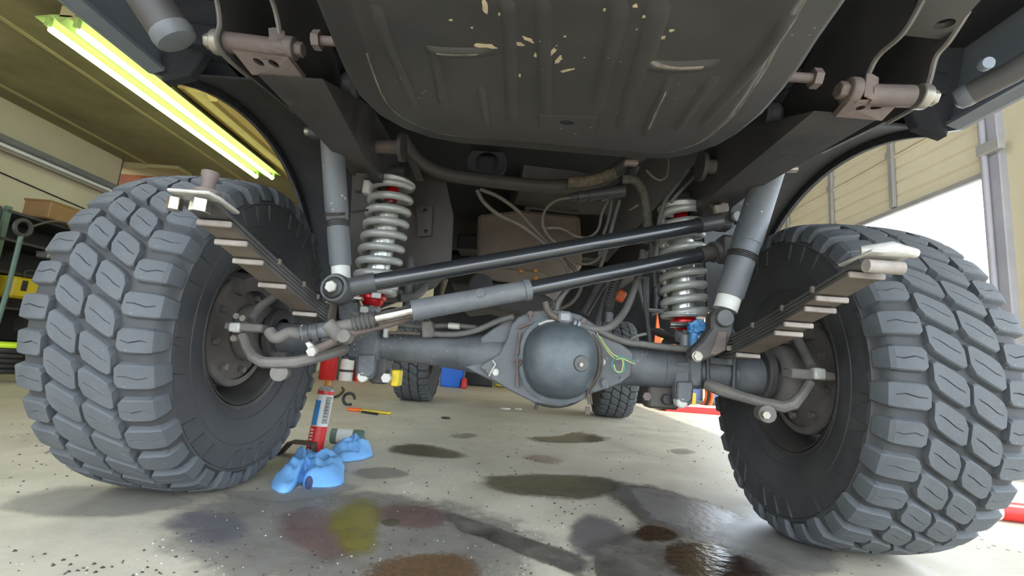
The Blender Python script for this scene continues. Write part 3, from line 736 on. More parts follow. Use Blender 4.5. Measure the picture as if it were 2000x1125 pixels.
# ------------------------------------------------------------------ wheels
NP = 36; PITCHA = 2 * PI / NP
def loft(secs, s, flip):
    # secs: (x, r_top, xb, r_base, v0, v1, vm or None); s = inward sign, flip mirrors the pattern for the other half of the tread
    mb = MB(); rows = []
    for (x, rt, xb, rb, v0, v1, vm, ns, nr) in secs:
        if flip: x, xb, ns = -x, -xb, -ns; v0, v1 = -v1, -v0; vm = -vm if vm is not None else None
        if s > 0: v0, v1 = -v1, -v0; vm = -vm if vm is not None else None
        dep = .005 if vm is not None else 0
        m = vm if vm is not None else (v0 + v1) / 2
        e = .0045
        prof = [(xb, rb, v0 - e), (x - ns * .003, rt - nr * .003, v0), (x, rt, v0 + .003), (x, rt, m - .0016), (x - ns * dep, rt - nr * dep, m), (x, rt, m + .0016), (x, rt, v1 - .003), (x - ns * .003, rt - nr * .003, v1), (xb, rb, v1 + e)]
        row = []
        for (xx, rr, vv) in prof:
            a = vv / .468
            row.append(Vector((s * xx, -rr * math.cos(a), rr * math.sin(a))))
        rows.append(row)
    mb.grid(rows)
    n = len(rows[0])
    mb.add(rows[0], [tuple(range(n))]); mb.add(rows[-1], [tuple(range(n))])
    return mb
def crown(x):
    x = abs(x); return RT - .9 * max(0, x - .03) ** 2 - (.0 if x < .13 else 6 * (x - .13) ** 2)
def sec(x, v0, v1, vm=None, dep=.017):
    return (x, crown(x), x, crown(x) - dep, v0, v1, vm, 0, 1)
CEN = [sec(.004, -.044, -.004), sec(.013, -.047, .017), sec(.030, -.038, .028, -.006), sec(.052, -.025, .041, .010), sec(.066, -.014, .047), sec(.074, .004, .042)]
SHA = [sec(.081, -.024, .014), sec(.087, -.030, .024), sec(.104, -.030, .027, -.003), sec(.128, -.030, .027, .003), sec(.146, -.029, .027),
       (.157, .449, .142, .440, -.028, .026, None, .6, .8), (.1645, .428, .150, .425, -.026, .025, None, 1, .3), (.1655, .406, .156, .404, -.024, .023, None, 1, .1)]
SHB = [sec(.083, -.022, .016), sec(.090, -.029, .024), sec(.106, -.029, .026, .003), sec(.128, -.029, .026, -.003), sec(.142, -.028, .026),
       (.151, .450, .138, .440, -.027, .025, None, .6, .8), (.159, .430, .146, .425, -.026, .024, None, 1, .3), (.1605, .412, .150, .41, -.024, .022, None, 1, .1)]
def tyre(cx, cy, s, label, near=True):
    c = Vector((cx, cy, AZ_))
    prof = [(.100, .222), (.112, .226), (.122, .238), (.136, .262), (.150, .300), (.1565, .340), (.158, .372), (.1565, .398), (.1615, .401), (.1615, .406), (.156, .409), (.151, .425), (.142, .440), (.128, .446), (.09, .450), (0, .452)]
    full = prof + [(-x, r) for x, r in reversed(prof[:-1])]
    mb = MB()
    seg = 96; vs = []; fs = []
    for x, r in full:
        for k in range(seg):
            a = 2 * PI * k / seg; vs.append(Vector((s * x, r * math.cos(a), r * math.sin(a))))
    for i in range(len(full) - 1):
        for k in range(seg):
            k2 = (k + 1) % seg; fs.append((i * seg + k, i * seg + k2, (i + 1) * seg + k2, (i + 1) * seg + k))
    me = mb.add(vs, fs).mesh('tyre', ang=50)
    ty = link('tyre', me, 'side_rubber', T_, label, loc=c)
    PW[ty.name] = Matrix.Translation(-c)
    rows = []
    for secs, off in ((CEN, 0), (SHA, .030 / .468), (SHB, .030 / .468)):
        for flip in (False, True): rows.append((secs, off, flip))
    for secs, off, flip in rows:
        key = (id(secs), flip, s)
        if key not in TREAD:
            TREAD[key] = loft(secs, s, flip).mesh('tread_block', ang=18); TREAD[key].materials.append(MATS['tread_rubber'])
        step = 1 if secs is CEN else 2; st = 1 if secs is SHB else 0
        for k in range(st, NP, step):
            a = k * PITCHA + (off if not flip else -off + .5 * PITCHA) * (-1 if s > 0 else 1)
            link('tread_block', TREAD[key], None, ty, loc=c, rot=(a, 0, 0))
    # thin mud ejector ribs in the grooves
    mb = MB()
    for k in range(NP):
        for sg in (1, -1):
            a0 = (k + .5) * PITCHA + (.030 / .468 if sg > 0 else -.030 / .468 + .5 * PITCHA) * (-1 if s > 0 else 1)
            rows_ = []
            for x, r in ((.094, .4525), (.125, .451), (.145, .444), (.155, .425)):
                row = []
                for da, dr in ((-.010, -.002), (-.005, .006), (.005, .006), (.010, -.002)):
                    a = a0 + da; row.append(Vector((s * sg * (x + dr * .4), -(r + dr) * math.cos(a), (r + dr) * math.sin(a))))
                rows_.append(row)
            mb.grid(rows_)
    o = link('groove_ribs', mb.mesh('groove_ribs'), 'tread_rubber', ty, loc=c); o['kind'] = 'stuff'
    if near:
        key = ('side', s)
        if key not in TREAD:
            rows_ = []
            for r, h, w0, w1 in ((.400, .0, -.030, .030), (.398, .004, -.029, .029), (.372, .004, -.026, .018), (.352, .003, -.020, .006), (.350, -.001, -.018, .004)):
                row = []
                for t in (0, .06, .5, .94, 1):
                    v = w0 + (w1 - w0) * t; a = v / r; hh = h if 0 < t < 1 else -.001
                    row.append(Vector((s * (.1575 + hh), -r * math.cos(a), r * math.sin(a))))
                rows_.append(row)
            TREAD[key] = MB().grid(rows_).mesh('sidewall_lug', ang=30); TREAD[key].materials.append(MATS['side_rubber'])
        for k in range(NP):
            if k % 4 == 3: continue
            link('sidewall_lug', TREAD[key], None, ty, loc=c, rot=(k * PITCHA + .02, 0, 0))
        # moulded rings on the sidewall
        for r, x in ((.262, .1365), (.335, .1560)):
            vs = [c + Vector((s * x, r * math.cos(a), r * math.sin(a))) for a in [2 * PI * j / 72 for j in range(73)]]
            MB().tube(vs, .0016, 6, cap=False).obj('moulded_ring', 'side_rubber', ty)
    # wheel
    rp = [(.112, .236), (.118, .240), (.122, .236), (.118, .226), (.100, .216), (.080, .212), (.060, .205), (.03, .195), (-.02, .190), (-.055, .196), (-.085, .212), (-.11, .226), (-.118, .236), (-.122, .236), (-.118, .222), (-.09, .203), (-.05, .186), (.03, .186), (.07, .198), (.10, .207), (.112, .214), (.116, .222)]
    rim = MB().lathe([(x, r) for x, r in rp], c, (s, 0, 0), 64).obj('wheel_rim', 'rim_steel', T_)
    PWn = rim
    # wheel disc with windows
    hubx = -.075; n = 8
    outer = [c + Vector((s * hubx, math.cos(2 * PI * k / 64) * .197, math.sin(2 * PI * k / 64) * .197)) for k in range(64)]
    holes = []
    for k in range(n):
        a0 = 2 * PI * k / n
        hole = []
        for da, r in ((-.20, .178), (-.07, .183), (.07, .183), (.20, .178), (.24, .160), (.16, .125), (0, .118), (-.16, .125), (-.24, .160)):
            hole.append(c + Vector((s * hubx, math.cos(a0 + da) * r, math.sin(a0 + da) * r)))
        holes.append(hole)
    MB().prism(outer, (s * -.008, 0, 0), holes).obj('wheel_disc', 'rim_steel', rim, smooth=False)
    return ty
TREAD = {}
tyre(-TX, AY, 1, 'large mud tyre at the left of the near axle')
tyre(TX, AY, -1, 'large mud tyre at the right of the near axle')
tyre(-TX, AY + WB, 1, 'far left mud tyre', near=False)
tyre(TX, AY + WB, -1, 'far right mud tyre', near=False)

# brakes and knuckles
for s in (-1, 1):
    c = Vector((s * TX, AY, AZ_)); ax = Vector((-s, 0, 0))
    dr = MB().lathe([(-.03, .06), (-.03, .165), (.055, .168), (.062, .160), (.066, .160), (.07, .150), (.075, .11), (.095, .09), (.10, .0)], c, ax, 56).obj('brake_drum', 'rotor_dust', T_)
    mb = MB()
    for k in range(8):
        a = 2 * PI * k / 8 + .3
        hexbolt(mb, c + ax * .076 + Vector((0, math.cos(a) * .125, math.sin(a) * .125)), ax, .011, .012, k)
    mb.obj('backing_bolts', 'knuckle_dust', dr)['kind'] = 'stuff'
    MB().lathe([(.068, .168), (.074, .172), (.080, .168), (.080, .150)], c, ax, 48).obj('dust_shield_rim', 'rotor_dust', dr)
    # closed knuckle ball, flange and axle end
    MB().lathe([(.09, .06), (.10, .085), (.125, .092), (.15, .086), (.165, .068), (.17, .05)], c, ax, 32).obj('knuckle_housing', 'knuckle_dust', T_)
    fl = MB().lathe([(.185, .05), (.185, .078), (.190, .083), (.205, .083), (.210, .078), (.210, .05)], c, ax, 40).obj('axle_flange', 'frame_black', T_)
    MB().lathe([(.165, .06), (.185, .062)], c, ax, 32).obj('axle_seal', 'black_plastic', T_)
    # caliper
    cp = []
    for t in range(9):
        a = math.radians(60 + t * 9); cp.append((math.cos(a), math.sin(a)))
    rows = [[c + ax * x + Vector((0, -ca * r, sa * r)) for (x, r) in ((.06, .13), (.11, .13), (.115, .15), (.115, .175), (.06, .185), (.06, .13))] for ca, sa in cp]
    MB().grid(rows).add(rows[0], [tuple(range(6))]).add(rows[-1], [tuple(range(6))]).obj('brake_caliper', 'rotor_dust', T_, ang=45)

# ------------------------------------------------------------------ axle housing
axh = MB().lathe([(-.78, .046), (-.62, .046), (-.45, .043), (-.30, .047), (-.20, .054), (-.08, .066), (.08, .07), (.25, .072), (.32, .064), (.40, .060), (.55, .054), (.66, .051), (.66, .056), (.72, .056), (.78, .062)], (0, AY, .455), (1, 0, 0), 40).obj('axle_housing', 'axle_paint', T_, label='dark grey axle housing')
# weld rings on the tubes
for x, r in ((-.445, .0455), (.445, .060), (.66, .0575)):
    MB().lathe([(x - .006, r - .004), (x, r), (x + .006, r - .004)], (0, AY, .455), (1, 0, 0), 32).obj('weld_bead', 'axle_paint', axh)
FYp = 1.405
MB().lathe([(.02, .13), (.05, .145), (.12, .135), (.18, .10), (.24, .05), (.25, 0)], (.115, 1.40, .455), (0, 1, 0), 36).obj('banjo_body', 'axle_paint', axh)
poly = [(1068, 604), (1040, 607), (1011, 619), (998, 634), (990, 660), (975, 690), (935, 716), (960, 741), (1001, 766), (1042, 786), (1091, 794), (1108, 792), (1144, 772), (1180, 761), (1212, 750), (1232, 735), (1238, 690), (1210, 668), (1190, 655), (1164, 635), (1134, 615), (1100, 606)]
pl = [ay(x, y, FYp) for x, y in poly]
MB().prism(pl, (0, .03, 0)).obj('carrier_flange', 'axle_paint', axh, smooth=False, bevel=.004, label='wide flange plate around the differential cover')
# recessed ring + cover dome
dc = ay(1093, 703, FYp)
ringp = []
def egg(scale, y, n=40, sq=2.4):
    out = []
    for k in range(n):
        a = 2 * PI * k / n; ca, sa = math.cos(a), math.sin(a)
        r = (abs(ca) ** sq + abs(sa) ** sq) ** (-1 / sq)
        out.append(Vector((dc.x + ca * r * .103 * scale * (1 + .03 * sa), y, dc.z + sa * r * .106 * scale)))
    return out
rows = [egg(1.17, FYp - .001), egg(1.17, FYp - .012), egg(1.06, FYp - .014), egg(1.03, FYp - .02), egg(1.0, FYp - .045), egg(.95, FYp - .072), egg(.85, FYp - .094, sq=2.3), egg(.68, FYp - .110, sq=2.2), egg(.45, FYp - .119, sq=2.1), egg(.2, FYp - .123, sq=2), egg(.01, FYp - .124, sq=2)]
rows = [r + [r[0]] for r in rows]
cov = MB().grid(rows).obj('differential_cover', 'cover_paint', T_, ang=50, label='rounded blue grey differential cover')
q = ay(1131, 709, FYp - .110)
plg = MB(); disc(plg, q + Vector((0, .01, 0)), (.28, -1, -.05), .0225, .022, 24); plg.obj('filler_plug', 'joint_black', cov)
b_ = MB(); hexbolt(b_, ay(1134, 712, FYp - .122), (.28, -1, -.05), .006, .006); b_.obj('plug_bolt', 'zinc_bolt', cov)
# rib with rust along the left of the cover
for (x0, y0, x1, y1) in ((1016, 648, 1010, 692), (1010, 700, 1011, 755)):
    a, b = ay(x0, y0, FYp - .016), ay(x1, y1, FYp - .016)
    MB().tube([a, a.lerp(b, .5), b], [.005, .0035, .006], 8).obj('drip_rib', 'rust_steel', cov)
q = ay(1010, 707, FYp - .018)
MB().tube([q + Vector((math.cos(a) * .010, -.002, math.sin(a) * .010)) for a in [2 * PI * j / 14 for j in range(15)]], .003, 6, cap=False).obj('drain_eye', 'rust_steel', cov)
MB().tube([ay(x, y, FYp - .017) for x, y in ((1012, 641), (1026, 634), (1038, 630), (1036, 620), (1036, 613))], .004, 8).obj('chain_lug', 'rust_steel', cov)
MB().tube([ay(x, y, FYp - .016) for x, y in ((1052, 634), (1066, 628), (1080, 626), (1094, 625))], .0035, 8).obj('sealant_bead', 'shock_white', cov)
for (x, y, r, mt) in ((1181, 748, .012, 'axle_paint'), (1175, 707, .008, 'white_plastic'), (968, 727, .008, 'pale_plate'), (1139, 627, .007, 'rust_steel'), (1036, 614, .008, 'rust_steel')):
    mb = MB(); disc(mb, ay(x, y, FYp + .002), (0, -1, 0), r * 1.35, .006, 18); hexbolt(mb, ay(x, y, FYp - .004), (0, -1, 0), r, .008); mb.obj('flange_bolt', mt, axh)
for (x, y) in ((1075, 784), (1210, 738), (947, 723)):
    mb = MB(); disc(mb, ay(x, y, FYp + .001), (0, -1, 0), .004, .0016, 12, 0); mb.obj('bolt_hole', 'black_plastic', axh)
# webs on top left of the carrier
MB().prism([ay(x, y, FYp + .02) for x, y in ((938, 660), (965, 640), (1000, 618), (1012, 640), (992, 668), (940, 676))], (0, .03, 0)).obj('gusset', 'axle_paint', axh, smooth=False, bevel=.003)
MB().prism([ay(x, y, FYp + .02) for x, y in ((905, 716), (940, 708), (1000, 764))], (0, .015, 0)).obj('gusset', 'axle_paint', axh, smooth=False, bevel=.003)
MB().tube([ay(x, y, FYp - .01) for x, y in ((962, 704), (968, 712), (961, 722), (955, 735))], .0025, 6).obj('breather_wire', 'pale_plate', axh)
MB().tube([ay(x, y, 1.46) for x, y in ((1050, 785), (1047, 800))], .006, 8).obj('drain_stub', 'black_plastic', axh)
# brake line along the right side of the cover
for dx in (0, 6):
    MB().tube(spline([ay(x + dx, y, FYp - .02 - (.01 if y < 700 else 0)) for x, y in ((1152, 652), (1166, 672), (1171, 700), (1168, 730), (1158, 748), (1148, 765), (1150, 790))]), .0028, 6).obj('brake_line', 'hose_tan', axh)
mb = MB(); hexbolt(mb, ay(1148, 795, FYp), (0, 0, -1), .008, .02); mb.obj('line_fitting', 'rust_steel', axh)
for k, (mt, pts) in enumerate([('wire_yellow', ((1166, 650), (1175, 668), (1190, 690), (1200, 700))), ('wire_teal', ((1167, 654), (1185, 680), (1200, 693), (1225, 700), (1242, 707))), ('wire_yellow', ((1170, 656), (1195, 690), (1220, 702), (1240, 711))),
        ('wire_teal', ((1202, 700), (1212, 698), (1219, 708), (1218, 724), (1207, 728), (1197, 718), (1197, 706), (1202, 700))), ('wire_yellow', ((1204, 702), (1214, 701), (1217, 712), (1213, 726), (1203, 724), (1199, 712)))]):
    MB().tube(spline([ay(x, y, FYp - .03 - .002 * k) for x, y in pts]), .0016, 5).obj('sensor_wire', mt, axh)
# link brackets under the tubes
for (x0, x1, y0, ym, y1, yb) in ((692, 733, 661, 692, 742, 748), (1318, 1357, 706, 745, 793, 800)):
    br = MB().prism([ay(x, y, 1.425) for x, y in ((x0 + 5, y0), (x1 - 4, y0), (x1, y0 + 8), (x1 - 1, ym), (x1 - 4, y1 - 8), (x1 - 10, y1), (x0 + 6, y1), (x0 + 2, y1 - 10), (x0 + 1, ym), (x0, y0 + 8))], (0, .035, 0)).obj('link_bracket', 'axle_paint', axh, bevel=.004, smooth=False)
    MB().prism([ay(x, y, 1.41) for x, y in ((x0 + 6, ym), (x1 - 2, ym), (x1 - 5, y1 - 12), (x1 - 14, y1 - 4), (x0 + 10, y1 - 6), (x0 + 5, y1 - 18))], (0, .02, 0)).obj('bracket_face', 'axle_paint', axh, bevel=.004, smooth=False)
    q = ay((x0 + x1) / 2 - 5, y1 - 6, 1.415)
    MB().lathe([(-.004, 0), (-.004, .012), (.0, .016), (.03, .017), (.034, .012), (.034, 0)], q, (0, 1, .1), 20).obj('link_bushing', 'white_plastic', axh)
mb = MB().box(ay(745, 722, 1.5), (.045, .07, .085)); mb.obj('link_arm', 'frame_black', axh, bevel=.006)
mb = MB(); hexbolt(mb, ay(757, 738, 1.46), (0, -1, 0), .015, .02); mb.obj('bracket_nut', 'pale_plate', axh)
MB().box(ay(775, 738, 1.5), (.025, .05, .05)).obj('bump_tab', 'yellow_plastic', axh, bevel=.004)
MB().box(ay(1289, 770, 1.52), (.095, .08, .085)).obj('link_arm', 'gear_dark', axh, bevel=.008)
mb = MB(); hexbolt(mb, ay(1262, 774, 1.47), (0, -1, 0), .013, .012); mb.obj('bracket_nut', 'rust_steel', axh)
mb = MB(); disc(mb, ay(1302, 780, 1.475), (0, -1, 0), .016, .012); mb.obj('bracket_nut', 'black_plastic', axh)
MB().box((-.465, AY, .455), (.10, .115, .105)).obj('spring_saddle', 'axle_paint', axh, bevel=.012)
MB().box((.53, AY, .46), (.05, .125, .118)).obj('spring_saddle', 'axle_paint', axh, bevel=.012)

# ------------------------------------------------------------------ leaf springs (rear half hangs free towards the camera)
def leafspring(X, s, tips_y, label):
    root = None
    W = .062
    zt = lambda y: .553 + .107 * ((1.30 - y) / .51) ** 1.1 if y < 1.30 else .553 + .10 * (max(0, y - 1.5) / .7) ** 1.6
    n = len(tips_y)
    for i, ty_ in enumerate(tips_y):
        rows = []; far = 2.15 - i * .13
        for k in range(25):
            y = ty_ + (far - ty_) * k / 24
            z = zt(y) - i * .0085
            rows.append((y, z))
        mb = MB()
        vs = []
        for (y, z) in rows:
            for dx, dz in ((-W / 2, 0), (W / 2, 0), (W / 2, -.0066), (-W / 2, -.0066)): vs.append(Vector((X + dx, y, z + dz)))
        fs = []
        for k in range(24):
            for j in range(4):
                j2 = (j + 1) % 4; fs.append((k * 4 + j, k * 4 + j2, (k + 1) * 4 + j2, (k + 1) * 4 + j))
        fs += [(3, 2, 1, 0), (96, 97, 98, 99)]
        mb.add(vs, fs)
        if i == 0:
            root = mb.obj('leaf_spring', 'spring_leaf', T_, label=label, ang=30)
        else:
            o = mb.obj('spring_leaf', 'spring_leaf', root, ang=30)
            o.data.materials.append(MATS['leaf_under'])
            for pg in o.data.polygons:
                if pg.normal.z < -.6: pg.material_index = 1
        if i:   # pale worn tip with a rolled liner
            y, z = rows[0]
            MB().box((X, y - .003, z - .006), (W * 1.02, .008, .011)).obj('leaf_tip', 'leaf_tip', root, bevel=.002)
    return root, zt
spL, zl = leafspring(-.565, -1, [.775, .822, .879, .944, 1.051, 1.233], 'multi leaf spring hanging free at the left')
spR, zr = leafspring(.605, 1, [.80, .831, .925, .962, 1.037, 1.075, 1.263], 'multi leaf spring hanging free at the right')
for sp, X, ys in ((spL, -.565, (1.0, 1.13, 1.22)), (spR, .605, (.93, 1.04, 1.17))):
    for y in ys:
        MB().box((X + (.033 if X < 0 else -.033), y, zl(y) - .004), (.007, .010, .014)).obj('leaf_clip', 'leaf_under', sp, bevel=.002)
# free end hardware: clamp plate, bolt, nuts
for sp, X, y0 in ((spL, -.565, .775), (spR, .605, .80)):
    z = zl(y0); sg = -1 if X < 0 else 1
    MB().prism([(X - .036, y0 - .035, z + .004), (X + .036, y0 - .035, z + .004), (X + .040, y0 - .01, z + .004), (X + .040, y0 + .05, z - .004), (X - .036, y0 + .05, z - .004)], (0, 0, .006)).obj('clamp_plate', 'pale_plate', sp, bevel=.002)
    if X < 0:
        MB().lathe([(0, .022), (.006, .022), (.006, .014), (.012, .011), (.018, .010), (.034, .014), (.040, .014), (.040, 0)], (X + .012, y0 - .006, z + .012), (0, 0, 1), 16).obj('clamp_bolt', 'rust_steel', sp)
        for dx in (-.030, .014):
            mb = MB(); hexbolt(mb, (X + dx, y0 - .018, z - .024), (0, 0, 1), .0125 if dx < 0 else .0165, .022); mb.obj('clamp_nut', 'chrome', sp, bevel=.001, smooth=False)
    else:
        MB().tube([(X - .030, y0 - .012, z - .014), (X + .030, y0 - .012, z - .014)], .0115, 16).obj('spring_eye', 'leaf_tip', sp)
        MB().tube([(X - .036, y0 - .01, z + .012), (X + .0, y0 - .03, z + .013), (X + .044, y0 - .025, z + .010)], [.008, .013, .008], 10).obj('eye_wrap', 'pale_plate', sp)
    # U bolts to the axle
    for dy in (-.055, .055):
        pts = [(X - .037, AY + dy, .40), (X - .037, AY + dy, .575), (X, AY + dy, .585), (X + .037, AY + dy, .575), (X + .037, AY + dy, .40)]
        MB().tube(spline(pts, 4), .006, 8).obj('u_bolt', 'dark_metal', sp)
    MB().box((X, AY, .488), (.07, .12, .024)).obj('spring_perch', 'axle_paint', sp, bevel=.004)

# ------------------------------------------------------------------ coilovers
def coilover(top, bot, label, turns=8.3, rw=.0135, phase=0, fl=.0):
    top, bot = Vector(top), Vector(bot); axn = (top - bot).normalized(); L_ = (top - bot).length; u, w = frame(axn)
    pts = []; n = int(turns * 28)
    R0 = .066
    for k in range(n + 1):
        t = k / n; a = phase + t * turns * 2 * PI
        e = min(1, min(t, 1 - t) * 9); hgt = .10 + (.80) * (t if True else 0)
        pts.append(bot + axn * (L_ * hgt) + (u * math.cos(a) + w * math.sin(a)) * R0)
    root = MB().tube(pts, rw, 10).obj('coil_spring', 'coil_silver', T_, label=label)
    MB().lathe([(L_ * .07, .03), (L_ * .07, .072), (L_ * .085, .078), (L_ * .11, .076), (L_ * .11, .03)], bot, axn, 32).obj('lower_perch', 'body_silver', root)
    MB().lathe([(L_ * .08, .040), (L_ * .66, .040), (L_ * .66, .036), (L_ * .74, .036), (L_ * .74, 0)], bot, axn, 32).obj('damper_body', 'body_silver', root)
    MB().lathe([(L_ * .74, .012), (L_ * .93, .012)], bot, axn, 16).obj('damper_rod', 'chrome', root)
    MB().lathe([(L_ * .78, .0), (L_ * .78, .022), (L_ * .87, .024), (L_ * .90, .018), (L_ * .90, 0)], bot, axn, 20).obj('bump_stop', 'red_anodised', root, label='red bump stop')
    MB().lathe([(L_ * .90, 0), (L_ * .90, .074), (L_ * .93, .078), (L_ * .96, .060), (L_ * .97, 0)], bot, axn, 32).obj('upper_perch', 'coil_silver', root)
    MB().lathe([(-L_ * .02, 0), (-L_ * .02, .030), (0, .036), (L_ * .025, .038), (L_ * .03, .046), (L_ * .05, .046), (L_ * .06, .040), (L_ * .07, .036), (L_ * .07, 0)], bot, axn, 28).obj('adjuster_collar', 'red_anodised', root, label='red anodised adjuster collar')
    MB().lathe([(-.028, 0), (-.028, .020), (.028, .020), (.028, 0)], bot - axn * L_ * .06, (1, 0, .05), 20).obj('lower_eye', 'grey_metal', root)
    MB().tube([bot - axn * L_ * .06, bot], .018, 12).obj('eye_neck', 'grey_metal', root)
    MB().lathe([(-.028, 0), (-.028, .020), (.028, .020), (.028, 0)], top + axn * .01, (1, 0, .05), 20).obj('upper_eye', 'dark_metal', root)
    return root, bot, axn, L_
YC = 1.60
cl, b1, a1, l1 = coilover(ay(772, 340, YC), ay(727, 592, YC), 'silver coil spring over shock at the left', phase=2.6)
cr_, b2, a2, l2 = coilover(ay(1328, 388, YC), ay(1337, 640, YC), 'silver coil spring over shock at the right', phase=2.6)
MB().box(ay(700, 583, 1.52), (.030, .02, .012)).obj('remote_fitting', 'zinc_bolt', cl, bevel=.003)
MB().box(ay(735, 577, 1.535), (.030, .012, .018)).obj('spec_sticker', 'paper_white', cl, bevel=.002)
MB().box(ay(711, 605, 1.54), (.024, .02, .022)).obj('eye_spacer', 'white_plastic', cl, bevel=.003)
MB().tube([ay(1308, 634, 1.54), ay(1352, 634, 1.54)], .010, 10).obj('adjuster_screw', 'chrome', cr_)
MB().tube([ay(1340, 655, 1.55), ay(1340, 685, 1.55)], .02, 10).obj('eye_spacer', 'grey_metal', cr_)
# gathered blue plastic around the right shock eye
mb = MB(); rows = []; cc = ay(1366, 642, 1.50)
for i in range(13):
    t = i / 12; row = []
    rr = .024 * (1 - .5 * abs(t - .45) * 2) + .002 * math.sin(i * 2.1)
    for k in range(25):
        a = 2 * PI * k / 24; q = rr * (1 + .16 * math.sin(a * 6 + i * .7) + .08 * math.sin(a * 11 - i))
        row.append(cc + Vector((-.034 + .068 * t, math.cos(a) * q, math.sin(a) * q + .006 * math.sin(t * 3))))
    rows.append(row)
gl = mb.grid(rows).obj('blue_wrap', 'blue_film', ang=60); tag(gl, 'crinkled bright blue plastic wrap at the foot of the right coil spring', 'plastic wrap')
gl2 = MB().tube(spline([ay(1356, 650, 1.5), ay(1354, 665, 1.5), ay(1358, 680, 1.49)]), [.010] + [.013] * 15 + [.006], 10).obj('hanging_end', 'blue_film', gl)

# ------------------------------------------------------------------ grey shock absorbers in front
def shock(top, bot, split, rt, label, band=None):
    top, bot = Vector(top), Vector(bot); axn = (bot - top).normalized(); L_ = (bot - top).length
    root = MB().lathe([(0, 0), (0, rt), (L_ * split, rt), (L_ * (split + .004), rt * .96), (L_ * .86, rt * .93), (L_ * .87, rt * .86), (L_ * .88, rt * .86), (L_ * .88, 0)], top, axn, 32).obj('shock_absorber', 'shock_grey', T_, label=label)
    MB().lathe([(L_ * .88, 0), (L_ * .88, rt * .80), (L_ * .96, rt * .80), (L_ * .96, 0)], top, axn, 28).obj('shaft_guide', 'shock_white', root, label='pale lower shaft guide')
    mb = MB()
    for k in range(4):
        t = .60 + k * .011
        mb.lathe([(L_ * t, rt * .98), (L_ * (t + .003), rt * 1.05), (L_ * (t + .006), rt * 1.05), (L_ * (t + .009), rt * .98)], top, axn, 28)
    if band: mb.obj('strap_band', 'hose_black', root)
    MB().box(top + axn * .01 + Vector((0, -.0, .01)), (rt * 2.2, .05, .03)).obj('upper_yoke', 'dark_metal', root, bevel=.006)
    return root, axn, L_
YS = 1.33
shL, axL, LL = shock(ay(647, 252, YS), ay(668, 560, YS), .53, .033, 'grey shock absorber at the left', True)
shR, axR, LR = shock(ay(1507, 322, YS), ay(1412, 618, YS), .53, .041, 'grey shock absorber at the right', True)
MB().tube([ay(597, 257, YS), ay(640, 262, YS)], .012, 10).obj('mount_bolt', 'zinc_bolt', shL)
mb = MB(); disc(mb, ay(607, 259, YS), (1, 0, 0), .02, .05); mb.obj('mount_washer', 'dark_metal', shL)
MB().tube([ay(1530, 330, YS), ay(1556, 330, YS)], .010, 10).obj('mount_bolt', 'zinc_bolt', shR)
MB().tube(spline([ay(636, 418, YS - .04), ay(665, 418, YS - .045), ay(690, 415, YS + .1), ay(718, 410, YS + .2)]), .004, 6).obj('strap_tail', 'hose_black', shL)
# lower right mount: curved arm down to the axle
arm = MB().prism([ay(x, y, 1.30) for x, y in ((1390, 615), (1402, 603), (1425, 605), (1436, 618), (1432, 650), (1421, 683), (1400, 695), (1372, 706), (1354, 700), (1350, 684), (1372, 665), (1390, 640))], (0, .05, 0)).obj('shock_mount', 'frame_black', T_, bevel=.006, smooth=False)
MB().prism([ay(x, y, 1.295) for x, y in ((1402, 646), (1421, 646), (1419, 684), (1398, 694), (1385, 692), (1396, 672))], (0, .02, 0)).obj('worn_plate', 'rust_steel', arm, bevel=.003, smooth=False)
mb = MB(); hexbolt(mb, ay(1361, 696, 1.30), (0, -1, 0), .012, .012); disc(mb, ay(1361, 696, 1.302), (0, -1, 0), .015, .006); mb.obj('mount_bolt', 'zinc_bolt', arm)
mb = MB(); disc(mb, ay(1413, 622, 1.302), (0, -1, 0), .024, .016); mb.obj('lower_eye', 'joint_black', arm)
mb = MB(); hexbolt(mb, ay(1421, 680, 1.295), (.7, -.7, 0), .008, .012); mb.obj('plate_bolt', 'zinc_bolt', arm)
# lower left mount post
pst = MB().prism([ay(x, y, 1.35) for x, y in ((657, 588), (684, 586), (690, 612), (676, 632), (660, 624))], (0, .06, 0)).obj('shock_mount', 'axle_paint', T_, bevel=.006, smooth=False)
MB().box(ay(648, 606, 1.33), (.012, .05, .065)).obj('mount_tab', 'leaf_under', pst, bevel=.002)

# ------------------------------------------------------------------ long bars across the axle
def pxr(px, Y): return px / FPX * Y
A = ay(661, 566, 1.25); Bq = ay(724, 553, 1.26); Cq = ay(1366, 440, 1.47); Dq = ay(1404, 433, 1.49)
bar = MB().tube([Bq, Bq.lerp(Cq, .5), Cq], .0235, 28).obj('track_bar', 'bar_black', T_, label='long glossy black track bar')
dv = (Cq - Bq).normalized()
MB().lathe([(-.012, .02), (-.012, .027), (.012, .027), (.012, .02)], Bq, dv, 24).obj('bar_collar', 'joint_black', bar)
MB().tube([A + dv * .02, Bq - dv * .008], [.026, .0265], 24).obj('rod_end', 'joint_black', bar)
MB().lathe([(-.026, 0), (-.026, .036), (-.02, .040), (.022, .040), (.028, .036), (.028, 0)], A, (-.12, -1, .05), 32).obj('joint_housing', 'joint_black', bar)
MB().lathe([(.028, .030), (.034, .027), (.036, .022), (.036, 0)], A, (-.12, -1, .05), 28).obj('joint_seal', 'black_plastic', bar)
mb = MB(); hexbolt(mb, A + Vector((-.12, -1, .05)).normalized() * .036, (-.12, -1, .05), .0165, .010, .4); mb.obj('joint_bolt', 'pale_plate', bar, bevel=.002)
MB().tube([Cq - dv * .005, Dq], .0265, 24).obj('bar_sleeve', 'joint_black', bar)
MB().box(ay(1412, 428, 1.50), (.05, .06, .075)).obj('frame_bracket', 'frame_black', bar, bevel=.008)
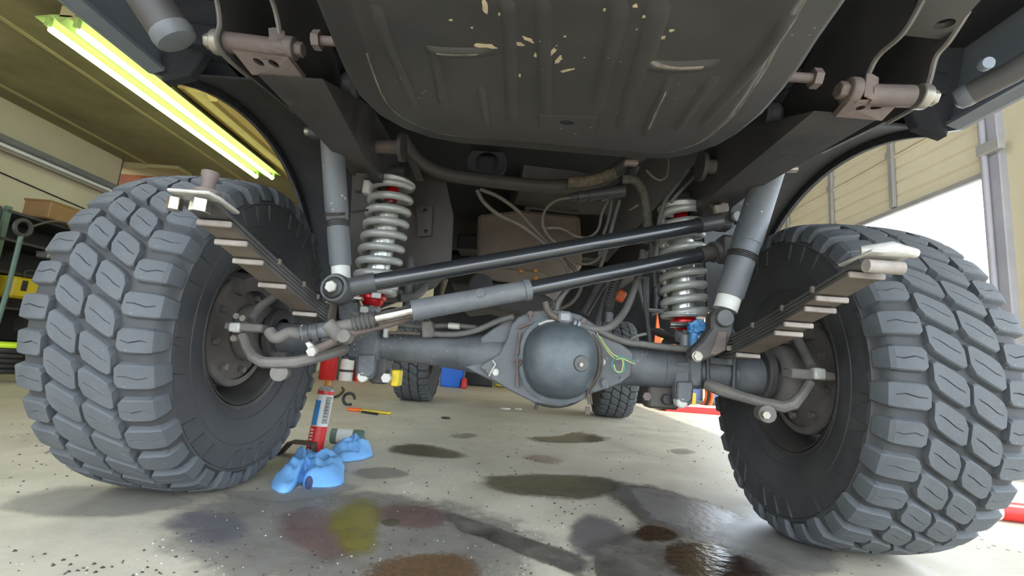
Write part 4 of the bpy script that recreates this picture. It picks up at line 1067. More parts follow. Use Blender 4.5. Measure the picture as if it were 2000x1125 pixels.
MB().lathe([(-.03, 0), (-.03, .03), (.03, .03), (.03, 0)], ay(1432, 422, 1.50), (.2, -1, 0), 24).obj('joint_housing', 'dark_metal', bar)
mb = MB(); disc(mb, ay(1437, 424, 1.465), (.2, -1, 0), .017, .012); mb.obj('joint_bolt', 'grey_metal', bar)
# steering link
E0 = ay(690, 633, 1.25); E1 = ay(736, 622, 1.25); E2 = ay(804, 607, 1.26); E3 = ay(1030, 566, 1.34); E4 = ay(1368, 498, 1.47); E5 = ay(1402, 491, 1.48)
dl = MB().tube([E3, E3.lerp(E4, .5), E4], .0235, 28).obj('drag_link', 'bar_black', T_, label='long black steering link')
MB().lathe([(0, .01), (0, .0285), ((E3 - E2).length - .012, .0285), ((E3 - E2).length - .012, .0315), ((E3 - E2).length + .006, .0315), ((E3 - E2).length + .006, .02)], E2, E3 - E2, 28).obj('link_sleeve', 'sleeve_grey', dl, label='grey adjusting sleeve')
q = E2.lerp(E3, .58) + Vector((-.0, -.026, .010))
mb = MB(); disc(mb, q, (0, -1, .35), .013, .004); mb.obj('weld_boss', 'sleeve_grey', dl)
MB().tube([E1 - (E2 - E1) * .1, E2 + (E3 - E2) * .05], .0165, 20).obj('chrome_shaft', 'chrome', dl, label='worn chrome shaft')
pr_ = []; LB = (E1 - E0).length
for k in range(12): pr_.append((LB * k / 11, .0235 if k % 2 else .017))
MB().lathe(pr_, E0, E1 - E0, 24).obj('ribbed_boot', 'hose_grey', dl, ang=20, label='ribbed rubber boot')
MB().tube([E4 - dv * .004, E5], [.027, .027], 24).obj('link_end_sleeve', 'gear_dark', dl)
MB().lathe([(0, .02), (0, .034), (.016, .034), (.016, .02)], E5 - dv * .02, dv, 24).obj('end_ring', 'frame_black', dl)
MB().box(ay(1420, 488, 1.52), (.06, .06, .09)).obj('gear_bracket', 'frame_black', dl, bevel=.01)
# left end: tie rods, clamps, knuckle arm
F0 = ay(528, 654, 1.22); F1 = ay(588, 653, 1.23); F2 = ay(612, 648, 1.24); F3 = ay(650, 642, 1.245)
tr = MB().tube(spline([ay(527, 648, 1.22), ay(540, 660, 1.21), ay(565, 650, 1.22), F1]), .015, 16).obj('tie_rod', 'knuckle_dust', T_)
MB().tube([F1, F2, F3], [.022, .021, .021], 20).obj('rod_sleeve', 'sleeve_grey', tr)
MB().tube([F3, E0], [.018, .017], 20).obj('rod_neck', 'knuckle_dust', tr)
MB().tube([ay(640, 633, 1.235), ay(668, 660, 1.24)], .02, 14).obj('clamp_block', 'knuckle_dust', tr)
for (x, y) in ((600, 652), (617, 650)):
    c_ = ay(x, y, 1.235); MB().lathe([(-.006, .02), (-.006, .026), (.006, .026), (.006, .02)], c_, F3 - F1, 20).obj('rod_clamp', 'joint_black', tr)
MB().prism([ay(x, y, 1.225) for x, y in ((584, 637), (592, 633), (600, 662), (620, 684), (616, 692), (606, 690), (596, 672))], (0, .012, 0)).obj('damper_strap', 'pale_plate', tr, bevel=.002, smooth=False)
mb = MB(); hexbolt(mb, ay(612, 685, 1.225), (0, -1, -.2), .013, .014); mb.obj('strap_nut', 'pale_plate', tr)
MB().tube(spline([ay(606, 688, 1.245), ay(640, 672, 1.25), ay(676, 655, 1.255), ay(720, 642, 1.265), ay(760, 632, 1.28), ay(804, 618, 1.3)]), [.013] * 12 + [.015] * 8 + [.011] * 21, 14).obj('lower_rod', 'rust_steel', tr)
q = ay(678, 661, 1.24)
MB().lathe([(0, .011), (0, .017), (.03, .017), (.03, 0)], q, (0, -.6, .1), 18).obj('ball_socket', 'knuckle_dust', tr)
ka = MB().tube([ay(474, 655, 1.28), ay(484, 680, 1.27), ay(496, 698, 1.26), ay(515, 708, 1.25), ay(545, 709, 1.25), ay(580, 707, 1.25), ay(612, 700, 1.26), ay(640, 692, 1.30), ay(670, 682, 1.38)], [.014, .015, .017, .019, .019, .019, .018, .019, .022], 10, squash=.8).obj('steering_arm', 'knuckle_dust', T_, ang=30, label='bent dusty steering arm at the left')
MB().box(ay(484, 640, 1.29), (.105, .05, .022)).obj('arm_bracket', 'knuckle_dust', ka, bevel=.004)
MB().box(ay(462, 640, 1.275), (.030, .03, .026)).obj('arm_nut', 'pale_plate', ka, bevel=.004)
MB().tube([ay(490, 626, 1.30), ay(508, 600, 1.34), ay(535, 580, 1.40)], [.014, .013, .012], 10).obj('upper_strut', 'knuckle_dust', ka)
for (x, y) in ((466, 618), (478, 622), (460, 661), (553, 727)):
    mb = MB(); hexbolt(mb, ay(x, y, 1.275), (0, -1, 0), .009, .012); mb.obj('arm_bolt', 'zinc_bolt', ka)
MB().lathe([(0, 0), (0, .02), (.04, .022), (.04, 0)], ay(553, 727, 1.285), (.2, -1, 0), 18).obj('ball_joint', 'knuckle_dust', ka)
# right steering arm
kb = MB().tube([ay(1385, 752, 1.40), ay(1410, 762, 1.36), ay(1450, 775, 1.33), ay(1490, 787, 1.30), ay(1530, 795, 1.28), ay(1550, 790, 1.27), ay(1566, 772, 1.27), ay(1582, 748, 1.28)], [.022, .022, .018, .018, .020, .019, .016, .015], 10, squash=.8).obj('steering_arm', 'knuckle_dust', T_, ang=30, label='bent dusty steering arm at the right')
MB().box(ay(1580, 732, 1.29), (.115, .05, .026)).obj('arm_bracket', 'knuckle_dust', kb, bevel=.004)
MB().box(ay(1597, 730, 1.27), (.03, .03, .030)).obj('arm_nut', 'pale_plate', kb, bevel=.004)
MB().tube([ay(1585, 718, 1.30), ay(1572, 690, 1.34), ay(1556, 660, 1.40)], [.014, .013, .014], 10).obj('upper_strut', 'knuckle_dust', kb)
MB().lathe([(0, 0), (0, .02), (.04, .022), (.04, 0)], ay(1487, 806, 1.29), (-.1, -1, 0), 18).obj('ball_joint', 'knuckle_dust', kb)
mb = MB(); hexbolt(mb, ay(1494, 810, 1.245), (-.1, -1, 0), .010, .012); mb.obj('arm_bolt', 'zinc_bolt', kb)
# brake hardware on top of the left tube
jb = MB().prism([ay(x, y, 1.40) for x, y in ((822, 628), (843, 626), (846, 658), (824, 660))], (0, .035, 0)).obj('junction_block', 'knuckle_dust', T_, bevel=.004, smooth=False)
MB().tube(spline([ay(754, 650, 1.42), ay(790, 650, 1.42), ay(822, 652, 1.42)]), .005, 8).obj('hard_line', 'hose_tan', jb)
MB().box(ay(754, 650, 1.42), (.014, .02, .03)).obj('line_clip', 'pale_plate', jb, bevel=.003)
MB().tube(spline([ay(843, 652, 1.42), ay(890, 653, 1.42), ay(930, 645, 1.41), ay(970, 628, 1.40), ay(1003, 618, 1.39)]), .009, 10).obj('rubber_line', 'hose_grey', jb)
MB().tube(spline([ay(780, 633, 1.44), ay(820, 638, 1.44), ay(880, 636, 1.44), ay(930, 640, 1.44)]), .008, 10).obj('rubber_line', 'hose_grey', jb)
MB().tube([ay(876, 636, 1.43), ay(898, 638, 1.43)], .010, 10).obj('line_ferrule', 'pale_plate', jb)

# ------------------------------------------------------------------ fuel tank
ZT = .95
out_px = [(650, 90), (672, 140), (700, 190), (740, 228), (790, 255), (840, 272), (900, 283), (1000, 291), (1120, 302), (1240, 312), (1300, 313), (1345, 306), (1400, 288), (1440, 265), (1490, 225), (1530, 180), (1568, 130), (1600, 80)]
op = [az(x, y, ZT) for x, y in out_px]
lft, rgt = op[0], op[-1]
op = [Vector((-.335, .22, ZT)), Vector((-.34, .45, ZT)), Vector((-.348, .62, ZT))] + op + [Vector((.405, .57, ZT)), Vector((.395, .40, ZT)), Vector((.39, .22, ZT))]
def poly_offset(pts, d):
    n = len(pts); o = []
    for i in range(n):
        a, b, c = pts[i - 1], pts[i], pts[(i + 1) % n]
        e1 = (b - a); e2 = (c - b); n1 = Vector((e1.y, -e1.x, 0)).normalized(); n2 = Vector((e2.y, -e2.x, 0)).normalized()
        m = (n1 + n2); m = m.normalized() if m.length > .1 else n1
        o.append(b + m * d)
    return o
cen = sum(op, Vector()) / len(op)
sgn = 1 if (poly_offset(op, .02)[8] - cen).length < (op[8] - cen).length else -1
def ringz(d, z): return [Vector((p.x, p.y, z)) for p in poly_offset(op, sgn * d)]
rings = [ringz(-.0, 1.24), ringz(-.0, ZT + .035), ringz(.002, ZT + .004), ringz(.010, ZT), ringz(.052, ZT), ringz(.058, ZT - .004), ringz(.066, ZT - .012), ringz(.074, ZT - .014)]
mb = MB(); n = len(op)
for a, b in zip(rings[:-1], rings[1:]):
    mb.grid([a + [a[0]], b + [b[0]]])
last = rings[-1]
tri = geometry.tessellate_polygon([last]); mb.add(last, [tuple(t) for t in tri])
tank = mb.obj('fuel_tank', 'tank_black', T_, ang=50, label='big black steel fuel tank overhead')
edge = [Vector((p.x, p.y, p.z - .0005)) for p in ringz(.060, ZT - .005)]
MB().tube(spline(edge[3:], 5), .0032, 6).obj('seam_edge', 'tank_wear_glint', tank, label='worn seam edge with its highlight painted in')  # pale bead carries both edge wear and the painted bevel highlight
ZB = ZT - .014
def rib(px, w=.012, d=.006, mat='tank_black'):
    pts = [az(x, y, ZB) for x, y in px]; rows = []
    pts = spline(pts, 5); m = len(pts)
    for i, p in enumerate(pts):
        t = (pts[min(i + 1, m - 1)] - pts[max(i - 1, 0)]).normalized(); sd_ = Vector((t.y, -t.x, 0))
        k = min(1, min(i, m - 1 - i) / 2.0)
        rows.append([p - sd_ * w + Vector((0, 0, .0005)), p - sd_ * w * .5 - Vector((0, 0, d * k)), p + sd_ * w * .5 - Vector((0, 0, d * k)), p + sd_ * w + Vector((0, 0, .0005))])
    return MB().grid(rows).obj('pressed_rib', mat, tank, ang=60)
rib([(735, 10), (755, 80), (790, 160), (815, 215)], .010)
rib([(845, 100), (858, 160), (868, 215)], .009)
rib([(940, 170), (946, 210), (950, 245)], .008)
rib([(990, 0), (995, 60), (998, 150), (1000, 240)], .013)
rib([(1060, 0), (1062, 90), (1066, 230)], .014)
rib([(1212, 0), (1195, 90), (1165, 215)], .015)
rib([(1290, 0), (1265, 90), (1232, 190), (1215, 255)], .018)
rib([(1312, 150), (1282, 210), (1258, 265)], .009)
rib([(1400, 150), (1360, 200), (1320, 258)], .011)
rib([(1545, 30), (1490, 110), (1430, 180), (1370, 245)], .011)
rib([(830, 95), (880, 100), (970, 100)], .010)
rib([(1250, 125), (1320, 130), (1405, 125)], .014, .007)
rib([(1262, 118), (1320, 126), (1395, 122)], .004, .0085, 'tank_wear_glint')
rib([(840, 97), (890, 101), (950, 99)], .0025, .0075, 'tank_wear_glint')
rib([(1305, 165), (1285, 205), (1262, 258)], .0022, .0085, 'tank_wear_glint')
MB().prism([az(x, y, ZB) for x, y in ((1052, 222), (1168, 228), (1166, 250), (1056, 248))], (0, 0, -.004), [circle(az(1107, 237, ZB), (1, 0, 0), (0, 1, 0), .016, .011, 16)]).obj('drain_plate', 'tank_black', tank, smooth=False)
mb = MB(); disc(mb, az(1107, 237, ZB - .0006), (0, 0, -1), .0165, .0012, 20, 0); mb.obj('drain_hole', 'pan_black', tank)
rnd = random.Random(11)
def flake(px, py, sx, sy, rot=0):
    c = az(px, py, ZB - .0018); pts = []
    for k in range(12):
        a = 2 * PI * k / 12; r = rnd.uniform(.55, 1.2)
        x, y = math.cos(a) * sx * r, math.sin(a) * sy * r
        pts.append(c + Vector((x * math.cos(rot) - y * math.sin(rot), x * math.sin(rot) + y * math.cos(rot), 0)))
    MB().prism(pts, (0, 0, .0012)).obj('mud_flake', 'cream_flake', tank, smooth=False)
for a in ((947, 12, .005, .016, 0), (950, 90, .020, .006, .05), (996, 85, .008, .007, 0), (1012, 86, .009, .004, .2), (1032, 78, .010, .004, .6), (1077, 103, .006, .014, .5), (1090, 118, .005, .012, .4), (1046, 108, .003, .006, 0), (1055, 140, .003, .007, .2),
          (1108, 138, .012, .003, -.5), (1241, 12, .004, .004, 0), (1260, 33, .006, .003, 0), (1312, 60, .004, .003, 0), (1295, 74, .003, .004, 0), (1015, 148, .002, .005, 0), (1072, 145, .003, .008, 0), (880, 40, .003, .002, 0), (922, 55, .002, .002, 0), (975, 28, .002, .003, 0), (1180, 20, .002, .003, 0), (1103, 72, .002, .002, 0)):
    flake(*a)
MB().box(az(1232, 318, ZT + .004), (.035, .02, .012)).obj('rusty_tab', 'rust_steel', tank, bevel=.003)
# tank strap bolts at the sides
for (x, y, Yd, dr) in ((640, 80, .80, -1), (1572, 152, .80, 1)):
    q = ay(x, y, Yd); mb = MB(); mb.tube([q - Vector((.03, 0, 0)), q + Vector((.03, 0, 0))], .009, 10); hexbolt(mb, q + Vector((dr * .012, 0, 0)), (dr, 0, 0), .018, .014); mb.obj('strap_bolt', 'rust_steel', tank)

# ------------------------------------------------------------------ frame rails
ZR = 1.0
def rail(xi0, xo0, xi1, xo1, y0, y1, z, label):
    # box section whose lower flange starts behind the drilled gusset; its open end is cut back on a slant
    zt_ = z + .17
    mb = MB().prism([(xi1, y1, z), (xi1, 4.9, z), (xo1, 4.9, z), (xo1, y1, z)], (0, 0, .17))
    mb.add([(xi0, y0, z), (xo0, y0, z), (xo1, y1, z), (xi1, y1, z), (xo1, y1, zt_), (xi1, y1, zt_)], [(0, 1, 2, 3), (0, 3, 5), (1, 4, 2), (0, 5, 4, 1)])
    return mb.obj('frame_rail', 'frame_black', T_, smooth=False, label=label)
railL = rail(-.462, -.605, -.50, -.585, .925, 1.34, ZR, 'black left frame rail')
railR = rail(.565, .705, .56, .66, .90, 1.32, ZR - .01, 'black right frame rail')
# shackle hangers: two curved plates, a sleeve, bolts and a drilled gusset on each side
def hanger(rail, plates, sleeve, bolts, gus, holes, tab, label):
    root = None
    for (X, px) in plates:
        ed = spline([ax_(x, y, X) for x, y in px], 5)
        l0, f0 = ed[-1], ed[0]
        poly = ed + [Vector((X, l0.y + .22, l0.z + .03)), Vector((X, l0.y + .24, 1.15)), Vector((X, max(f0.y, .3) + .1, 1.30)), Vector((X, f0.y - .02, f0.z + .06))]
        mb = MB().prism(poly, (.009, 0, 0))
        if root is None: root = mb.obj('shackle_hanger', 'frame_black', T_, smooth=False, label=label)
        else: mb.obj('hanger_plate', 'frame_black', root, smooth=False)
        MB().tube([p + Vector((.0045, -.002, -.002)) for p in ed], .0052, 6).obj('plate_edge', 'knuckle_dust', root)
    a, b = [Vector(p) for p in sleeve[:2]]
    MB().tube([a, b], sleeve[2], 24).obj('shackle_sleeve', 'rust_steel', root, label='rusty shackle sleeve')
    for (q, d, r, mt) in bolts:
        mb = MB(); disc(mb, q, d, r * 1.5, .02); hexbolt(mb, Vector(q) + Vector(d).normalized() * .02, d, r, .016); mb.obj('shackle_bolt', mt, root, bevel=.002)
    MB().prism(gus, (0, .012, .012), holes).obj('drilled_gusset', 'rust_steel', root, smooth=False)
    mb = MB().prism(tab, (.02, .01, 0)); mb.obj('sleeve_tab', 'rust_steel', root, bevel=.004)
    return root
YL = .90
def hole_on(pts, u, v, ru, rv):
    a, b, c, d = pts; p = a.lerp(b, u).lerp(d.lerp(c, u), v); U = (b - a); W_ = (d - a)
    return [p + U * (math.cos(2 * PI * k / 14) * ru) + W_ * (math.sin(2 * PI * k / 14) * rv) for k in range(14)]
g = [ay(452, 96, YL - .01), ay(562, 112, YL - .01), ay(592, 152, YL + .03), ay(492, 146, YL + .03)]
hanger(railL, [(-.672, [(416, -20), (424, 20), (426, 50), (420, 78), (436, 108), (482, 148)]), (-.553, [(522, -15), (534, 18), (541, 50), (545, 75), (560, 112), (582, 145)])],
       (ay(440, 82, YL), ay(562, 98, YL), .021), [(ay(436, 84, YL), (-1, 0, .05), .017, 'zinc_bolt'), (ay(560, 94, YL), (1, 0, -.05), .016, 'rust_steel')],
       g, [hole_on(g, .34, .42, .085, .16), hole_on(g, .62, .42, .085, .16)], [ay(520, 52, YL - .02), ay(536, 50, YL - .02), ay(545, 100, YL - .02), ay(524, 100, YL - .02)], 'curved shackle hanger with rusty sleeve at the left')
YRr = .86
g = [ay(1660, 196, YRr - .01), ay(1768, 190, YRr - .01), ay(1722, 236, YRr + .03), ay(1632, 228, YRr + .03)]
hanger(railR, [(.640, [(1805, -20), (1760, 60), (1712, 105), (1692, 140), (1672, 190), (1635, 225)]), (.752, [(1885, 20), (1848, 78), (1822, 110), (1808, 160), (1790, 200), (1728, 238)])],
       (ay(1692, 186, YRr), ay(1778, 188, YRr), .021), [(ay(1672, 180, YRr), (-1, 0, .05), .018, 'rust_steel'), (ay(1790, 188, YRr), (1, 0, -.05), .016, 'zinc_bolt')],
       g, [hole_on(g, .34, .45, .085, .15), hole_on(g, .64, .40, .12, .16)], [ay(1690, 140, YRr - .02), ay(1706, 142, YRr - .02), ay(1704, 190, YRr - .02), ay(1684, 190, YRr - .02)], 'curved shackle hanger with rusty sleeve at the right')
# drilled cross plate above the right hanger
pts = [az(x, y, 1.10) for x, y in ((1752, 68), (1845, 78), (1925, -10), (1800, -10))]
MB().prism(pts, (0, 0, .012), [circle(az(1845, 47, 1.10), (1, 0, 0), (0, 1, 0), .016, .014)]).obj('drilled_plate', 'frame_black', railR, smooth=False)
mb = MB(); disc(mb, ay(1760, 113, .95), (0, -1, -.3), .008, .006); mb.obj('plug', 'knuckle_dust', railR)
# mounts where shocks and bump stops hang from the rails
for (x0, x1, y, Yd, rl) in ((722, 785, 285, 1.42, railL), (1370, 1418, 325, 1.38, railR)):
    a, b = ay(x0, y, Yd), ay(x1, y + (x1 - x0) * .05, Yd)
    MB().tube([a, b], .022, 18).obj('crossmember_sleeve', 'rust_steel', rl, label='rusty crossmember sleeve')
    for q in (a, b): MB().lathe([(-.006, 0), (-.006, .046), (.006, .046), (.006, 0)], q, (1, 0, 0), 24).obj('sleeve_plate', 'frame_black', rl)
for (px, rl, Yd) in (([(672, 150), (690, 145), (700, 185), (678, 190)], railL, 1.15), ([(1490, 215), (1512, 205), (1520, 240), (1496, 250)], railR, 1.12)):
    q = ay(sum(p[0] for p in px) / 4, sum(p[1] for p in px) / 4, Yd); MB().lathe([(-.02, 0), (-.02, .026), (-.01, .034), (.01, .034), (.02, .026), (.02, 0)], q, (1, 0, 0), 20).obj('body_bushing', 'dark_metal', rl)
MB().prism([ay(x, y, 1.45) for x, y in ((690, 300), (718, 296), (730, 330), (712, 342), (708, 372), (690, 372), (694, 336))], (0, .03, 0)).obj('stop_bracket', 'gear_dark', railL, smooth=False, bevel=.003)
MB().box(ay(717, 367, 1.46), (.022, .03, .045)).obj('stop_pad', 'pale_plate', railL, bevel=.003)
MB().prism([ay(x, y, 1.47) for x, y in ((1390, 340), (1462, 345), (1440, 400), (1402, 418), (1386, 400))], (0, .05, 0)).obj('stop_bracket', 'gear_dark', railR, smooth=False, bevel=.004)
MB().prism([ay(x, y, 1.45) for x, y in ((1410, 375), (1422, 372), (1424, 412), (1398, 416), (1396, 400), (1410, 398))], (0, .02, 0)).obj('stop_pad', 'leaf_tip', railR, smooth=False, bevel=.003)
# inner towers behind the coils
MB().prism([ay(x, y, 1.78) for x, y in ((690, 300), (865, 330), (885, 420), (880, 520), (850, 560), (720, 610), (680, 520))], (0, .02, 0)).obj('coil_tower', 'gear_dark', railL, smooth=False, label='dusty tower plate behind the left coil')
MB().prism([ay(x, y, 1.76) for x, y in ((812, 400), (845, 402), (842, 460), (816, 462))], (0, .01, 0), [circle(ay(830, 411, 1.76), (1, 0, 0), (0, 0, 1), .008), circle(ay(832, 452, 1.76), (1, 0, 0), (0, 0, 1), .008)]).obj('tower_plate', 'gear_dark', railL, smooth=False)
MB().prism([ay(x, y, 1.78) for x, y in ((1372, 350), (1470, 380), (1460, 520), (1420, 615), (1382, 605), (1376, 470))], (0, .02, 0)).obj('coil_tower', 'sleeve_grey', railR, smooth=False, label='grey tower plate behind the right coil')

# ------------------------------------------------------------------ wheel wells, outer skin and floor pan
pan = MB().box((.03, 2.6, 1.34), (2.1, 4.9, .04)).obj('floor_pan', 'pan_black', T_, smooth=False)
bodyc = .03
for s in (-1, 1):
    Xo = 1.07 * s + bodyc; Xi = .60 * s + bodyc
    arch = []
    for k in range(25):
        a = math.radians(58 + k * 112 / 24)
        arch.append((1.6 - math.cos(a) * .72, .65 + math.sin(a) * .61))
    rows = [[Vector((X, y, z)) for X in (Xi, Xi + (Xo - Xi) * .5, Xo)] for y, z in arch]
    well = MB().grid(rows).obj('wheel_well', 'liner_black', T_, label='black wheel well liner')
    md = well.modifiers.new('thick', 'SOLIDIFY'); md.thickness = .006
    rows = [[Vector((Xo, y, z)), Vector((Xo + s * .015, y, z)), Vector((Xo + s * .015, 1.6 + (y - 1.6) * .955, .65 + (z - .65) * .955)), Vector((Xo, 1.6 + (y - 1.6) * .955, .65 + (z - .65) * .955)), Vector((Xo, y, z))] for y, z in arch]
    MB().grid(rows).obj('flare_lip', 'flare_edge', well)
    # outer skin above and behind the arch
    sk = [Vector((Xo, y, z)) for y, z in arch if z > .93 or y < 1.6]
    poly = [Vector((Xo, 3.95, .92)), Vector((Xo, 3.95, 1.6)), Vector((Xo, .10, 1.6)), Vector((Xo, .10, 1.13)), Vector((Xo, 1.16, 1.125)), Vector((Xo, 1.20, 1.14))] + sk
    MB().prism(poly, (s * .012, 0, 0)).obj('quarter_panel', 'body_paint', T_, smooth=False, label='grey blue body side panel')
    # inner return of the lower panel and the corner closing plate
    px = [(-.0, .10, 1.13), (-.0, .55, 1.13), (0, 1.16, 1.125), (-s * .03, 1.16, 1.135), (-s * .035, .55, 1.14), (-s * .035, .10, 1.14)]
    MB().prism([Vector((Xo + x, y, z)) for x, y, z in px], (0, 0, .01)).obj('panel_return', 'body_paint', T_, smooth=False)
    MB().prism([Vector((Xo - s * .01, 1.18, 1.115)), Vector((Xo - s * .07, 1.20, 1.15)), Vector((Xo - s * .22, 1.12, 1.33)), Vector((Xo - s * .02, 1.10, 1.33))], (0, .03, 0)).obj('corner_bracket', 'liner_black', T_, smooth=False, bevel=.003)
    MB().prism([Vector((Xi, 1.12, 1.18)), Vector((Xo - s * .05, 1.12, 1.20)), Vector((Xo - s * .05, 1.24, 1.22)), Vector((Xi, 1.24, 1.20))], (0, 0, .06)).obj('body_crossmember', 'liner_black', T_, smooth=False, bevel=.005)
# bumper tubes in the top corners
for pts, r in (([ay(255, -60, .70), ay(338, 68, .74)], .034), ([ay(2080, 78, .80), ay(1975, 142, .86), ay(1885, 188, .92)], .023)):
    o = MB().tube(pts, r, 20).obj('bumper_tube', 'frame_black', T_)
    d_ = (Vector(pts[-1]) - Vector(pts[-2])).normalized()
    MB().lathe([(-.01, r * 1.0), (.0, r * 1.04), (.012, r * .95), (.018, r * .6), (.018, 0)], pts[-1], d_, 20).obj('tube_end', 'sleeve_grey', o)
q = ay(1921, 128, .72); mb = MB(); disc(mb, q, (-.2, -1, -.2), .010, .012); mb.obj('panel_grommet', 'body_paint', T_)

# ------------------------------------------------------------------ exhaust, drivetrain and hoses in the middle
ex = MB().tube(spline([ay(786, 272, 1.62), ay(812, 310, 1.66), ay(860, 337, 1.70), ay(950, 352, 1.74), ay(1050, 363, 1.76), ay(1115, 362, 1.76), ay(1175, 350, 1.74), ay(1215, 326, 1.70), ay(1255, 300, 1.66)], 6), .0265, 20).obj('exhaust_pipe', 'gear_dark', T_, label='curved dark exhaust pipe')
MB().tube(spline([ay(1110, 356, 1.73), ay(1150, 353, 1.72), ay(1185, 343, 1.71), ay(1203, 336, 1.70)], 5), .021, 14).obj('braided_wrap', 'braid', ex, label='tan braided wrap')
MB().tube(spline([ay(700, 265, 1.45), ay(712, 300, 1.44), ay(722, 318, 1.46)], 5), .011, 10).obj('exhaust_hanger', 'gear_dark', ex)
MB().prism([ay(x, y, 1.64) for x, y in ((776, 268), (796, 262), (826, 350), (812, 352))], (0, .02, 0)).obj('exhaust_strap', 'gear_dark', ex, smooth=False, bevel=.002)
gb = MB().prism([ay(x, y, 2.30) for x, y in ((932, 418), (1020, 408), (1134, 420), (1138, 520), (1100, 556), (1040, 560), (930, 520))], (0, .5, 0)).obj('gearbox', 'gear_brown', T_, smooth=False, bevel=.02, bseg=2, label='dusty brown transmission pan')
MB().prism([ay(x, y, 2.26) for x, y in ((922, 516), (960, 522), (1060, 530), (1100, 552), (1060, 562), (960, 548), (920, 530))], (0, .5, 0)).obj('pan_flange', 'gear_brown', gb, smooth=False, bevel=.006)
for (x, y) in ((1018, 530), (1046, 529), (1046, 543)): MB().box(ay(x, y, 2.25), (.022, .01, .018)).obj('seal_blob', 'orange_seal', gb, bevel=.004)
MB().prism([ay(x, y, 2.2) for x, y in ((880, 548), (960, 550), (1080, 562), (1085, 600), (1030, 620), (950, 600), (900, 606))], (0, .35, 0)).obj('lower_housing', 'gear_dark', gb, smooth=False, bevel=.02, bseg=2)
MB().lathe([(-.02, 0), (-.02, .055), (.03, .055), (.03, 0)], ay(940, 560, 2.18), (0, -1, .1), 24).obj('output_flange', 'dark_metal', gb)
MB().prism([ay(x, y, 2.18) for x, y in ((1060, 572), (1100, 565), (1100, 582), (1080, 585))], (0, .05, 0)).obj('gasket_edge', 'leaf_tip', gb, smooth=False)
MB().tube(spline([ay(1032, 412, 2.26), ay(1036, 406, 2.25), ay(1130, 416, 2.25)]), .010, 8).obj('pan_lip', 'gear_dark', gb)
mb = MB().lathe([(0, 0), (0, .20), (.25, .22), (.5, .20), (.5, 0)], ay(1010, 318, 2.2), (1, .2, .02), 28); mb.obj('silencer', 'gear_dark', T_, label='dark silencer drum above the pipe')
MB().lathe([(0, 0), (0, .07), (.03, .085), (.05, .085), (.05, .05)], ay(952, 330, 1.95), (0, -1, .2), 24).obj('round_cap', 'dark_metal', T_)
MB().box((.03, 2.9, 1.14), (.9, .18, .10)).obj('crossmember', 'frame_black', T_, bevel=.01)
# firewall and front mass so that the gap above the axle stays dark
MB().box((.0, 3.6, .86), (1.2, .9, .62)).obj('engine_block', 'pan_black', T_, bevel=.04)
MB().lathe([(-.66, .045), (-.25, .05), (-.12, .10), (.0, .14), (.12, .10), (.25, .05), (.80, .045), (1.2, .045)], (-.32, AY + WB, .455), (1, 0, 0), 24).obj('front_axle', 'frame_black', T_)
# control arms on the left behind the coil
MB().tube(spline([ay(795, 600, 1.75), ay(800, 540, 1.78), ay(805, 500, 1.80), ay(820, 492, 1.82)]), .018, 12).obj('control_arm', 'sleeve_grey', T_)
MB().tube(spline([ay(780, 582, 1.68), ay(810, 578, 1.72), ay(830, 560, 1.78), ay(838, 545, 1.84)]), .016, 12).obj('bleed_hose', 'hose_grey', T_)
MB().box(ay(842, 490, 1.95), (.055, .03, .11)).obj('relay_box', 'gear_brown', T_, bevel=.005)
MB().prism([ay(x, y, 1.7) for x, y in ((745, 560), (785, 566), (782, 588), (740, 588))], (0, .04, 0)).obj('tower_foot', 'knuckle_dust', T_, smooth=False, bevel=.004)
MB().tube([ay(868, 545, 1.9), ay(862, 580, 1.9)], [.016, .006], 8).obj('wire_loom_end', 'braid', T_)

def hose(pts, Y, r, mat, name='hose', n=7, seg=10, label=None):
    P_ = []
    for q in pts: P_.append(ay(q[0], q[1], q[2] if len(q) > 2 else Y))
    return MB().tube(spline(P_, n), r, seg).obj(name, mat, T_, label=label)
hose([(932, 372), (945, 395), (975, 420), (1020, 442), (1062, 475), (1100, 510), (1112, 540), (1108, 560), (1090, 600)], 1.62, .0075, 'hose_tan', label='tan vent hose')
hose([(938, 370), (975, 385), (1015, 415), (1050, 455), (1085, 492), (1125, 530), (1135, 560), (1118, 590), (1088, 605)], 1.64, .0072, 'hose_tan')
hose([(1114, 386), (1085, 392), (1064, 412), (1060, 438), (1072, 462), (1095, 482), (1118, 505), (1140, 516), (1165, 508), (1182, 486)], 1.60, .0052, 'hose_tan', 'brake_hose')
hose([(1066, 446), (1095, 446), (1122, 460), (1148, 464), (1168, 448), (1176, 415), (1188, 392)], 1.61, .0048, 'hose_tan', 'brake_hose')
MB().lathe([(0, .012), (.03, .016), (.03, .02), (.05, .02), (.05, .017), (.07, .017), (.07, .021), (.09, .021), (.09, .019), (.20, .022)], ay(1112, 386, 1.62), ay(1225, 372, 1.62) - ay(1112, 386, 1.62), 18).obj('hose_coupling', 'dark_metal', T_)
hose([(1170, 384), (1205, 372), (1225, 352), (1240, 325)], 1.66, .020, 'hose_black', 'wiring_loom')
hose([(1215, 350), (1240, 352), (1256, 375), (1262, 405), (1266, 445), (1268, 475)], 1.62, .017, 'foam_hose', 'foam_hose', label='grey green foam covered hose')
hose([(1262, 332), (1275, 345), (1290, 352), (1303, 342), (1306, 318), (1305, 300)], 1.5, .0042, 'hose_tan', 'brake_hose')
hose([(1195, 390), (1188, 430), (1178, 460), (1170, 500)], 1.66, .006, 'hose_grey')
hose([(1210, 392), (1200, 425), (1192, 455), (1180, 500), (1165, 540)], 1.66, .007, 'hose_grey')
